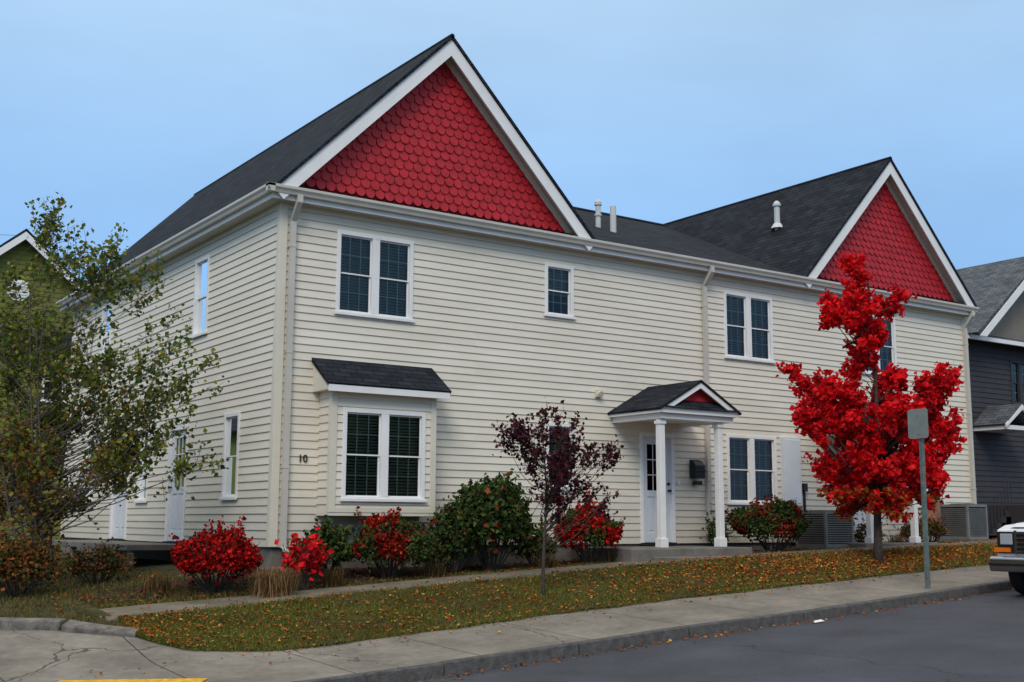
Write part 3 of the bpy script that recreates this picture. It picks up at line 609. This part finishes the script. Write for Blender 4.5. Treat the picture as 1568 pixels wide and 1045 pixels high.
slab('pent',[(-3.3,yW-.45,5.72),(4.1,yW-.45,5.72),(4.1,yW-.02,6.05),(-3.3,yW-.02,6.05)],.04,M['roof'],n1)
mb=MB();ang=[math.pi/8+2*math.pi*k/8 for k in range(8)]
mb.prism([(.35+.34*math.cos(a),yW-.06,7.2+.34*math.sin(a)) for a in ang],[(.35+.34*math.cos(a),yW,7.2+.34*math.sin(a)) for a in ang])
for k in range(6):mb.box(.1,.6,yW-.09,yW-.065,6.98+k*.085,7.03+k*.085)
mb.obj('gable_vent',M['white'],n1)
window('n1a',Fr((-3.0,yW,0),(1,0,0),(0,-1,0)),1.2,1.9,3.9,5.2,1,n1,.5);window('n1b',Fr((-3.0,yW,0),(1,0,0),(0,-1,0)),4.2,4.9,3.9,5.2,1,n1,.5)
n2=empty('dark_grey_house')
XN=20.6
FN=Fr((XN,3.,0),(1,0,0),(0,-1,0));FN2=Fr((XN,12,0),(0,-1,0),(-1,0,0))
wn=[(.55,1.15,3.9,5.2,1),(.75,1.3,1.5,2.8,1),(4,5,3.9,5.2,2)]
siding('wall_front',FN,12,-.2,5.7,[w[:4] for w in wn],n2,M['dgrey'],.15);siding('wall_side',FN2,9,-.2,5.7,[],n2,M['dgrey'],.15)
for i,w in enumerate(wn):window('n2%d'%i,FN,*w,n2,blind=0,trim='dgrey')
slab('roof_front',[(XN-.3,2.6,5.7),(XN+12.3,2.6,5.7),(XN+12.3,7.5,8.0),(XN-.3,7.5,8.0)],.07,M['roof2'],n2)
slab('roof_back',[(XN-.3,12.4,5.7),(XN+12.3,12.4,5.7),(XN+12.3,7.5,8.0),(XN-.3,7.5,8.0)],.07,M['roof2'],n2)
gx0,gx1,gxa,gza=22.0,29.0,25.5,8.45
slab('gable_roof_l',[(gx0-.1,2.2,5.7),(gxa,2.2,gza),(gxa,8,gza),(gx0-.1,8,5.7)],.06,M['roof2'],n2)
slab('gable_roof_r',[(gx1+.1,2.2,5.7),(gxa,2.2,gza),(gxa,8,gza),(gx1+.1,8,5.7)],.06,M['roof2'],n2)
mb=MB()
for s in (1,-1):
    xx0=gxa-s*3.5;P=[(xx0,2.18,5.6),(gxa,2.18,gza-.06),(gxa,2.18,gza-.32),(xx0+s*.3,2.18,5.6)];mb.prism(P,[(p[0],2.22,p[2]) for p in P])
mb.box(XN-.3,XN+12.3,2.52,2.6,5.56,5.68);mb.obj('trim',M['white'],n2)
mb=MB();mb.prism([(gx0+.2,2.9,5.7),(gx1-.2,2.9,5.7),(gxa,2.9,gza-.2)],[(gx0+.2,3.,5.7),(gx1-.2,3.,5.7),(gxa,3.,gza-.2)]);mb.obj('gable_wall',M['taupe'],n2)
slab('entry_roof_l',[(22.55,1.9,3.15),(23.35,1.9,3.75),(23.35,3,3.75),(22.55,3,3.15)],.05,M['roof2'],n2)
slab('entry_roof_r',[(24.15,1.9,3.15),(23.35,1.9,3.75),(23.35,3,3.75),(24.15,3,3.15)],.05,M['roof2'],n2)
mb=MB()
for s in (1,-1):
    P=[(23.35-s*.82,1.88,3.05),(23.35-s*.82,1.88,3.14),(23.35,1.88,3.72),(23.35,1.88,3.58)];mb.prism(P,[(p[0],1.93,p[2]) for p in P])
mb.box(22.62,24.08,1.95,3,3.0,3.12);mb.obj('entry_trim',M['white'],n2)
mb=MB();mb.box(22.5,24.3,1.5,3,-.2,.9)
for k in range(5):mb.box(21.4+k*.22,22.5,1.9,2.8,-.2,.1+k*.16)
for k in range(8):mb.box(21.4+k*.16,21.42+k*.16,1.86,1.88,.2+k*.1,.9+k*.1)
mb.obj('entry_stairs',M['dgrey'],n2)
for nm,x0,x1,y0,y1,hh in (('unseen_house_across_street',-14,-3,-40,-30,6.2),('unseen_house_across_street',1,13,-41,-31,6.0),('unseen_house_across_street',17,30,-40,-30,6.2),('unseen_house_across_side_street',-26,-17,2,12,5.2),('unseen_reflected_building',-15,-5,24,32,3.6)):  # unseen buildings, added so the house windows reflect something dark
    e=empty(nm);mb=MB();mb.box(x0,x1,y0,y1,-2,hh);mb.obj('walls',M['olive'],e)
    ym=(y0+y1)/2
    slab('roof_s',[(x0-.4,y0-.4,hh),(x1+.4,y0-.4,hh),(x1+.4,ym,hh+2.4),(x0-.4,ym,hh+2.4)],.1,M['roof'],e);slab('roof_n',[(x0-.4,y1+.4,hh),(x1+.4,y1+.4,hh),(x1+.4,ym,hh+2.4),(x0-.4,ym,hh+2.4)],.1,M['roof'],e)
# ---------------------------------------------------------------- vegetation
RT=np.array([.820,-.572,0]);FW=np.array([.572,.820,0])
def tree(name,base,lobes,nc,nl,ls,spread,cols,w,bark,trad,htop,seed,stems=1,colfn=None,twig=.006,sway=.05,ppow=.8,aspread=(.25,.7),lm='leaf'):
    rng=np.random.default_rng(seed);base=np.array(base,float)
    e=empty(name)
    vol=np.array([l[2]*l[2]*l[3]*(l[4] if len(l)>4 else 1) for l in lobes])**ppow;vol/=vol.sum()
    C=[]
    for i in range(nc):
        l=lobes[rng.choice(len(lobes),p=vol)] if i>=len(lobes) else lobes[i]
        d=rng.normal(size=3);d/=np.linalg.norm(d);d*=rng.uniform(.2,1)**.5
        C.append(base*[1,1,0]+RT*(l[0]+d[0]*l[2])+FW*(d[1]*l[2])+np.array([0,0,l[1]+d[2]*l[3]]))
    C=np.array(C)
    mb=MB()
    S=[]
    for s in range(stems):
        a=rng.uniform(0,6.28);sp=0 if stems==1 else rng.uniform(*aspread);hs=1 if s==0 else rng.uniform(.65,.9)
        pts=[];wob=rng.normal(size=(3,2))*sway
        for k in range(13):
            t=k/12;q=base+np.array([0,0,-.1])+np.array([math.cos(a)*sp*t*1.4+wob[0,0]*math.sin(3*t)+wob[1,0]*math.sin(7*t),math.sin(a)*sp*t*1.4+wob[0,1]*math.sin(3*t)+wob[1,1]*math.sin(6*t),(htop-base[2]+.1)*t*hs])
            pts.append(q)
        S.append(np.array(pts))
        rr=[trad*(1-.88*(k/12)**.8)*(1.25 if k==0 else 1)*(1 if stems==1 else .7) for k in range(13)]
        mb.tube(pts,rr,8)
    tips=[]
    for c in C:
        st=S[rng.integers(len(S))];tp=st[-1,2]
        hd=np.linalg.norm((c-base)[:2]);zs=c[2]-hd*rng.uniform(.5,1.0)-.15
        zmin=base[2]+(tp-base[2])*rng.uniform(.12,.3)
        zs=min(max(zs,zmin),c[2]+.2,tp-.2)
        k=np.interp(zs,st[:,2],np.arange(13));k0=int(k);k1=min(k0+1,12);p=st[k0]+(st[k1]-st[k0])*(k-k0)
        r0=min(trad*.4*(1-.7*k/12),.010+.009*np.linalg.norm(c-p))
        mid=(p+c)/2+np.array([0,0,-.06*np.linalg.norm(c-p)])+rng.normal(size=3)*.05
        q1=(p+mid)/2+rng.normal(size=3)*.025;q2=(mid+c)/2+rng.normal(size=3)*.03
        mb.tube([p,q1,mid,q2,c],[r0,r0*.8,r0*.6,r0*.42,twig],5)
        out=(c-p);out/=np.linalg.norm(out)+1e-6
        for j in range(5):
            d=rng.normal(size=3)*.7+out*.8+np.array([0,0,.35]);d/=np.linalg.norm(d);L_=spread*rng.uniform(.8,1.7)
            s_=q2+(c-q2)*rng.uniform(0,1)
            t_=s_+d*L_;m2=(s_+t_)/2+rng.normal(size=3)*.02
            mb.tube([s_,m2,t_],[twig,twig*.7,twig*.35],3,cap=False);tips.append((s_,m2,t_))
    mb.obj('trunk_and_branches',bark,e,smooth=True)
    T=np.array([[a,b,c] for a,b,c in tips]);n=nc*nl
    idx=rng.integers(len(T),size=n);t=rng.uniform(.1,1.05,size=n)[:,None]
    P=T[idx,0]*(1-t)+T[idx,2]*t+rng.normal(size=(n,3))*spread*.22
    V=leaves(P,ls,rng)
    cc=pick(cols,w,n,rng,.25)
    cl=rng.uniform(.7,1.25,size=len(T))[idx][:,None];cc=np.clip(cc*cl,0,1)
    if colfn is not None:cc=colfn(P,cc,rng)
    colmesh('foliage',V,3,np.repeat(cc,2,axis=0),M[lm],e)
    return e
def mz(y):return -.28+(860-y)/83
def mr(x):return (x-1345)/82
ml=[(mr(1328),mz(435),.18,.42,3),(mr(1322),mz(492),.5,.4),(mr(1385),mz(472),.2,.2,3),(mr(1290),mz(480),.22,.2,2),(mr(1300),mz(500),.3,.3),(mr(1345),mz(545),.32,.4),(mr(1300),mz(590),.65,.45),(mr(1236),mz(583),.3,.25,2),(mr(1392),mz(605),.6,.4),(mr(1450),mz(590),.3,.28,2),
    (mr(1345),mz(650),1.0,.6,1.2),(mr(1440),mz(655),.55,.45),(mr(1258),mz(655),.5,.45),(mr(1330),mz(720),.95,.45,1.2),(mr(1405),mz(715),.6,.5,1.2),(mr(1300),mz(750),.45,.3,1.2),(mr(1345),mz(775),.5,.4,1.3),(mr(1400),mz(770),.35,.3,1.5)]
def mcol(P,c,rng):
    lo=np.clip((1.5-P[:,2])/1.2,0,1)*(rng.uniform(size=len(P))<.5)
    o=np.array([.42,.13,.02])*rng.uniform(.6,1.2,size=(len(P),1))
    return np.where((lo>.4)[:,None],o,c)
tree('red_maple_tree',(10.3,-3.2,H(10.3,-3.2)),ml,185,150,.10,.2,[(.72,.006,.012),(.60,.004,.012),(.85,.02,.02),(.38,.004,.01)],[4,3,2,.8],M['bark'],.085,5.2,11,colfn=mcol)
def lz(y):return -.62+(905-y)/98
def lr(x):return (x-65)/96
ll=[(lr(45),lz(345),.25,.35,2),(lr(155),lz(375),.25,.4,2),(lr(100),lz(430),.7,.5),(lr(175),lz(450),.5,.5),(lr(235),lz(520),.5,.5),(lr(60),lz(540),.9,.8,1.3),(lr(-20),lz(500),.8,.9),(lr(170),lz(600),.95,.75,1.4),(lr(275),lz(610),.4,.6,1.5),(lr(295),lz(720),.3,.3,2),(lr(110),lz(700),1.1,.8,1.5),(lr(0),lz(690),.9,1.,1.3),(lr(210),lz(700),.7,.5,1.3),(lr(40),lz(800),.9,.5,1.2),(lr(-10),lz(850),.6,.5,1.5)]
def lcol(P,c,rng):
    k=np.clip((2.8-P[:,2])/2.6,0,1)*np.clip((-1.7-P[:,0])/1.5,0,1)
    o=np.array([.20,.095,.016])*rng.uniform(.5,1.2,size=(len(P),1))
    return np.where((rng.uniform(size=len(P))<k*.9)[:,None],o,c)
tree('young_birch_tree',(-2.95,1.7,H(-2.95,1.7)),ll,250,58,.074,.27,[(.10,.14,.02),(.06,.10,.02),(.19,.20,.03),(.27,.21,.03)],[4,3,2.4,1.4],M['barkl'],.040,5.0,21,stems=8,colfn=lcol,twig=.005,aspread=(.3,1.0))
def pz(y):return -.58+(905-y)/106
def pr_(x):return (x-832)/105
pl=[(pr_(850),pz(690),.55,.45),(pr_(795),pz(680),.35,.25),(pr_(910),pz(700),.4,.25),(pr_(845),pz(650),.25,.2),(pr_(785),pz(665),.2,.15,3),(pr_(940),pz(690),.15,.15,3),(pr_(850),pz(750),.45,.3),(pr_(915),pz(760),.3,.15),(pr_(865),pz(790),.2,.15,2)]
tree('purple_plum_tree',(2.82,-3.2,H(2.82,-3.2)),pl,90,32,.06,.16,[(.05,.012,.02),(.09,.02,.03),(.03,.012,.015),(.14,.04,.04)],[4,3,3,1],M['bark'],.035,1.75,31,twig=.004,sway=.03,lm='leafd')
def bush(name,x,y,rx,h,n,ls,cols,w,seed,ry=None,loose=0.,colfn=None,flat=0.,shoots=26):
    rng=np.random.default_rng(seed);ry=ry or rx*.8;z0=H(x,y)
    e=empty(name)
    K=15;lum=rng.normal(size=(K,3));lum[:,2]=np.abs(lum[:,2]);lum/=np.linalg.norm(lum,axis=1)[:,None]
    d=rng.normal(size=(n,3));d[:,2]=np.abs(d[:,2])*1.0-.35*rng.uniform(size=n);d/=np.linalg.norm(d,axis=1)[:,None]
    lw=rng.uniform(.35,1.,size=K)
    def rad(d):
        dots=d@lum.T;return (np.exp(-(1-dots)*9)*lw[None]).max(1)
    bm=rad(d)
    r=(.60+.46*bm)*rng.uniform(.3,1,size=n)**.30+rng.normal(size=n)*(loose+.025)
    P=np.stack([x+d[:,0]*r*rx,y+d[:,1]*r*ry,z0+h*.38+d[:,2]*r*h*.60],axis=1)
    mb=MB()
    SP=[]
    for k in range(shoots):
        dd=rng.normal(size=3);dd[2]=abs(dd[2])*1.2+.1;dd/=np.linalg.norm(dd);rr=.6+.46*rad(dd[None])[0]
        L_=rng.uniform(.06,.22)
        a=np.array([x,y,z0+h*.38])+dd*[rx,ry,h*.6]*rr*.85;b=a+(dd+np.array([0,0,.5])+rng.normal(size=3)*.25)*L_
        mb.tube([a,(a+b)/2,b],[.005,.004,.002],3,cap=False)
        m_=int(n*.10/shoots)+6;t=rng.uniform(0,1.05,size=m_)[:,None];SP.append(a+(b-a)*t+rng.normal(size=(m_,3))*.022)
    P=np.concatenate([P]+SP);r=np.concatenate([r,np.full(len(P)-n,1.)]);n=len(P)
    P[:,2]=np.maximum(P[:,2],z0+.03)
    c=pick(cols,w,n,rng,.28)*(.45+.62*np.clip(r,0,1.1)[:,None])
    patch=np.sin(P[:,0]*5.1+seed)*np.sin(P[:,1]*6.3+1)*np.sin(P[:,2]*5.7+seed*2)
    if colfn:c=colfn(P,c,rng,patch,z0,h)
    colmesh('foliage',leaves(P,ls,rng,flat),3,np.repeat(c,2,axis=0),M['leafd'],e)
    for k in range(22):
        a=rng.uniform(0,6.28);q=rng.uniform(.3,.95);t=np.array([x+math.cos(a)*rx*q,y+math.sin(a)*ry*q,z0+h*rng.uniform(.5,.9)])
        b=np.array([x+math.cos(a)*rx*.1,y+math.sin(a)*ry*.1,z0-.03]);m=(b+t)/2+np.array([0,0,-.05])
        mb.tube([b,m,t],[.014,.009,.003],4)
    mb.obj('stems',M['bark'],e)
RED=[(.42,.010,.010),(.24,.008,.008),(.56,.03,.02),(.10,.010,.008)]
GR=[(.042,.072,.020),(.026,.048,.016),(.075,.10,.028),(.08,.055,.022)]
BR=[(.16,.06,.025),(.09,.05,.02),(.05,.04,.015)]
def mixrg(th):
    def f(P,c,rng,patch,z0,h):
        g=pick(GR,[3,3,2,1],len(P),rng)
        m=(patch*1.2+(P[:,2]-z0)/h-.5+rng.normal(size=len(P))*.22)>th
        return np.where(m[:,None],c,g)
    return f
bush('burning_bush',-1.22,-.95,.72,1.0,4700,.058,RED,[4,4,1,3],1)
bush('burning_bush',-.05,-1.3,.36,.85,420,.085,[(.62,.012,.02),(.4,.01,.02),(.12,.08,.02)],[3,2,1],2,loose=.16,shoots=12)
bush('green_shrub',.6,-.75,.42,.9,1700,.075,GR,[3,3,3,1],3,loose=.06)
bush('burning_bush',1.55,-.95,.82,1.0,5600,.058,[(.36,.02,.012),(.18,.012,.01),(.45,.08,.03),(.08,.012,.008)],[4,4,1,3],4,colfn=mixrg(.28),shoots=18)
bush('low_shrub',2.45,-.85,.45,.55,1100,.045,GR+[(.12,.05,.03)],[3,3,1,1,2],5,loose=.08)
bush('rhododendron_shrub',3.5,-.85,1.05,1.62,7200,.088,GR+[(.18,.04,.02)],[4,4,3,1,.8],6,loose=.06,ry=.7,shoots=46)
bush('low_shrub',2.75,-.9,.48,1.05,1600,.075,GR,[3,3,2,1],16,loose=.1)
bush('low_shrub',4.45,-.8,.4,.6,900,.06,GR+BR,[3,3,2,1,1,1,1],17,loose=.1)
bush('burning_bush',5.5,-.9,.76,1.12,4900,.058,RED,[4,4,1,2],7,colfn=mixrg(-.12))
bush('barberry_shrub',10.0,-.95,1.2,1.15,7600,.06,[(.20,.022,.012),(.09,.02,.012),(.30,.04,.02)],[3,3,1],8,ry=.6,colfn=mixrg(.26),shoots=46)
bush('low_shrub',8.95,-.55,.28,.7,520,.05,GR,[3,3,2,1],9,loose=.1)
bush('low_shrub',15.3,-.7,.45,.6,1300,.05,[(.2,.07,.03),(.1,.06,.02)]+GR[:2],[2,2,1,1],10,loose=.08)
bush('low_shrub',14.5,-.8,.35,.5,700,.05,[(.2,.07,.03),(.1,.06,.02)]+GR[:2],[2,2,1,1],12,loose=.08)
bush('low_shrub',12.9,-.9,.4,.5,700,.05,[(.2,.07,.03),(.1,.06,.02)]+GR[:2],[2,2,1,1],14,loose=.08)
bush('low_shrub',-2.3,1.0,.55,.6,1300,.05,BR+GR[:2],[2,2,2,1,1],13,loose=.12)
bush('low_shrub',-3.5,.6,.7,.9,2200,.055,[(.18,.06,.02),(.10,.05,.015)]+GR[:2],[2,2,1,1],18,loose=.14)
def tuft(name,x,y,n,h,rx,cols,w,seed):
    rng=np.random.default_rng(seed);z0=H(x,y)
    b=np.stack([x+rng.normal(size=n)*rx*.25,y+rng.normal(size=n)*rx*.25,np.full(n,z0)],1)
    a=rng.uniform(0,6.28,n);L=rng.uniform(.3,1,n)
    d=np.stack([np.cos(a),np.sin(a),np.zeros(n)],1)*(rx*rng.uniform(.3,1.1,n))[:,None]
    m=b+d*.45+np.array([0,0,1])*(h*L*.8)[:,None];t=b+d+np.array([0,0,1])*(h*L*.85)[:,None]
    s=np.stack([-np.sin(a),np.cos(a),np.zeros(n)],1)*.004
    V=np.stack([b-s,b+s,m+s*.8,m-s*.8,m-s*.8,m+s*.8,t,t],1).reshape(-1,3)
    c=pick(cols,w,n,rng,.25);colmesh(name,V,4,np.repeat(c,2,axis=0),M['grass'])
tuft('ornamental_grass',-.62,-1.65,1300,.50,.38,[(.30,.17,.08),(.38,.25,.12),(.15,.08,.04)],[3,2,2],41)
for i,(tx,ty) in enumerate(((2.2,-1.15),(4.4,-1.1),(.5,-1.15),(-1.9,-.6),(13.6,-1.1),(5.9,-1.15))):
    tuft('dry_perennial',tx,ty,260,.34,.3,[(.20,.10,.05),(.10,.06,.03),(.06,.07,.02)],[3,2,2],80+i)
# ---------------------------------------------------------------- grass + leaf litter
Hv=np.vectorize(lambda x,y:H(x,y))
def blades(name,n,sampler,h,cols,w,seed,off=.02,width=.011):
    rng=np.random.default_rng(seed);x,y=sampler(rng,n);n=len(x)
    z=Hv(x,y)+off-.005
    a=rng.uniform(0,6.28,n);L=h*rng.uniform(.4,1.25,n);lean=rng.uniform(0,.9,n)*L
    b=np.stack([x,y,z],1);s=np.stack([np.cos(a),np.sin(a),np.zeros(n)],1)*width*.5;s=s*rng.uniform(.6,1.3,n)[:,None]
    a2=rng.uniform(0,6.28,n);t=b+np.stack([np.cos(a2)*lean,np.sin(a2)*lean,L],1)
    V=np.stack([b-s,b+s,t],1).reshape(-1,3)
    c=pick(cols,w,n,rng,.3)
    pt=(.5+.5*np.sin(x*1.7+np.sin(y*2.3)*1.5)*np.sin(y*2.9+x*.6))[:,None]
    dry=np.array([.17,.125,.04])*rng.uniform(.7,1.2,size=(n,1));m=(rng.uniform(size=(n,1))<(.15+.4*(1-pt)))
    c=np.where(m,dry,c)*(.8+.35*pt)
    colmesh(name,V,3,c,M['grass'])
def s_front(rng,n):
    u=rng.uniform(size=n);x=-2.95+27*u**1.5;lo=np.interp(x,[-2.95,-2.85,-2.6,-2.2,-1.7,-1.2,-.6],[-3.05,-3.3,-3.68,-3.88,-3.97,-4.0,-4.0])+.03*np.sin(x*5)*np.sin(x*2.3);y=lo-.04+(-2.29-lo+.04)*rng.uniform(size=n);return x,y
def s_left(rng,n):
    x=rng.uniform(-8,-.1,n);y=rng.uniform(-3,10,n);k=np.interp(x,[-12,-7,-4.4,-2.95],[7,1.3,-1.55,-3.05]);m=(y>k+.1)&~((x>-3.1)&(y<-1.3)&(y>-2.35));m&=~((x>-1.2)&(y>-.1)&(y<9.2));return x[m],y[m]
GC=[(.095,.13,.020),(.065,.10,.016),(.14,.14,.03),(.20,.15,.045)]
blades('front_grass',125000,s_front,.055,GC,[5,3,2,1.0],51)
blades('left_grass',60000,s_left,.06,[(.055,.085,.018),(.04,.065,.012),(.10,.095,.025),(.15,.085,.035)],[4,3,2,1.2],52,off=.03)
def s_bedf(rng,n):
    return -2.9+24*rng.uniform(size=n),rng.uniform(-1.34,-1.0,n)
blades('bed_edge_grass',14000,s_bedf,.05,GC,[3,3,2,1.5],53,off=0)
def litter(name,n,sampler,size,cols,w,seed,off=.05):
    rng=np.random.default_rng(seed);x,y=sampler(rng,n);n=len(x)
    P=np.stack([x,y,Hv(x,y)+off+rng.uniform(0,.02,n)],1);V=leaves(P,size,rng,flat=.8,fold=.6)
    colmesh(name,V,3,np.repeat(pick(cols,w,n,rng,.3),2,axis=0),M['leafd'])
LC=[(.42,.15,.028),(.30,.09,.02),(.20,.08,.03),(.45,.27,.06),(.34,.03,.015)]
litter('fallen_leaves',5200,s_front,.040,LC,[4,3,3,1.4,.8],61)
def s_mdense(rng,n):
    return 9.8+rng.normal(size=n)*3.2,-3.15+np.clip(rng.normal(size=n)*.5,-.85,.8)
litter('maple_leaf_litter',3600,s_mdense,.05,LC,[3.5,3,2,1.2,2.2],62)
litter('left_leaf_litter',3000,s_left,.045,[(.24,.08,.03),(.15,.05,.02),(.32,.13,.04)],[3,3,1],63)
litter('bed_leaf_litter',3200,lambda rng,n:(rng.uniform(-2.9,20,n),rng.uniform(-1.3,-.1,n)),.05,[(.24,.08,.03),(.15,.05,.02),(.38,.13,.04)],[3,3,1],64,off=.01)
rng=np.random.default_rng(66);n=500;x=rng.uniform(-2,18,n);y=-6.05-np.abs(rng.normal(size=n))*.10;P=np.stack([x,y,Hv(x,np.full(n,-6.))-.13+.02],1);V=leaves(P,.042,rng,flat=.85,fold=.5);colmesh('gutter_leaves',V,3,np.repeat(pick(LC,[2,3,5,.6,.5],n,rng,.3),2,axis=0),M['leafd'])
def s_walk(rng,n):
    x=rng.uniform(-4,18,n);return x,-4.02-np.abs(rng.normal(size=n))*.3
litter('sidewalk_leaves',260,s_walk,.04,LC,[3,3,4,1,.6],67,off=.008)
litter('path_leaves',260,lambda rng,n:(rng.uniform(-3,18,n),rng.uniform(-2.3,-1.35,n)),.045,LC,[3,3,4,1,1],68,off=.04)
mesh('paper_litter',[(5.05,-6.25,H(5,-6)-.11),(5.20,-6.29,H(5.2,-6)-.10),(5.22,-6.21,H(5.2,-6)-.085),(5.12,-6.17,H(5,-6)-.095)],[(0,1,2,3)],M['white'])
# ---------------------------------------------------------------- world, sun, camera
w=bpy.data.worlds.new('World');sc.world=w;w.use_nodes=True;t=w.node_tree;N=t.nodes;L=t.links
bg=N['Background'];bg.inputs['Strength'].default_value=.1
SE,SA=math.radians(42),math.radians(222)
sky=N.new('ShaderNodeTexSky');sky.sky_type='NISHITA';sky.sun_disc=False;sky.sun_elevation=SE;sky.sun_rotation=SA;sky.dust_density=2
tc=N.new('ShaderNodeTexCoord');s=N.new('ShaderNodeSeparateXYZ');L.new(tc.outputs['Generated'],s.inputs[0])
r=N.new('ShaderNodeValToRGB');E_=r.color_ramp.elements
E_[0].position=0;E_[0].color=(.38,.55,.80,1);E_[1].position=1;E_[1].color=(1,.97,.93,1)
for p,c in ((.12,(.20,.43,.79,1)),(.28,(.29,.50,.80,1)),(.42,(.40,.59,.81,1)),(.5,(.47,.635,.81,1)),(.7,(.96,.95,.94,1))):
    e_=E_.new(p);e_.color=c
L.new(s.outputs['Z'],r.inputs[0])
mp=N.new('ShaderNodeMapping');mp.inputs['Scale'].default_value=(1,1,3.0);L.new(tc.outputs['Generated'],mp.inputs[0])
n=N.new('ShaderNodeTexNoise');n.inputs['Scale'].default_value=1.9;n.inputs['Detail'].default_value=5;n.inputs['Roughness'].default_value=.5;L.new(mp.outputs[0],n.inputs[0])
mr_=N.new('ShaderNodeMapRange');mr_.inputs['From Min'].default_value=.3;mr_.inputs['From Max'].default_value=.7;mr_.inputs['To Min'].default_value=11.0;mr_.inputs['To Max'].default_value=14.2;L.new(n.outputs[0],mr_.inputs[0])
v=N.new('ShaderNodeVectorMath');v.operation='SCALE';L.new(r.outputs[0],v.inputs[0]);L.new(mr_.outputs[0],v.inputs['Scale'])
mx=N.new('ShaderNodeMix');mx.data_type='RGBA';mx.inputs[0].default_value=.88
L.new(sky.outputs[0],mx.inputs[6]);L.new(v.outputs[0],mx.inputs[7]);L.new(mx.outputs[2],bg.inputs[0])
sl=bpy.data.lights.new('sun','SUN');sl.energy=1.5;sl.angle=math.radians(22);sl.color=(1,.94,.85);so=bpy.data.objects.new('sun',sl);COL.objects.link(so)
d=Vector((math.sin(SA)*math.cos(SE),math.cos(SA)*math.cos(SE),math.sin(SE)))
so.rotation_euler=d.to_track_quat('Z','Y').to_euler()
cam=bpy.data.cameras.new('camera');co=bpy.data.objects.new('camera',cam);COL.objects.link(co);sc.camera=co
ya,pi_,ro,f=.9614,.1510,-.0041,1815.433
cam.sensor_width=36;cam.lens=36*f/1568;cam.clip_end=3000
fw=Vector((math.cos(ya),math.sin(ya),0));rt=Vector((math.sin(ya),-math.cos(ya),0));up=Vector((0,0,1))
Fd=fw*math.cos(pi_)+up*math.sin(pi_);Ud=-fw*math.sin(pi_)+up*math.cos(pi_)
Rr=rt*math.cos(ro)-Ud*math.sin(ro);Ur=rt*math.sin(ro)+Ud*math.cos(ro)
co.matrix_world=Matrix(((Rr.x,Ur.x,-Fd.x,-7.5008),(Rr.y,Ur.y,-Fd.y,-17.1737),(Rr.z,Ur.z,-Fd.z,.4032),(0,0,0,1)))
sc.view_settings.view_transform='Standard';sc.view_settings.look='None';sc.view_settings.exposure=0
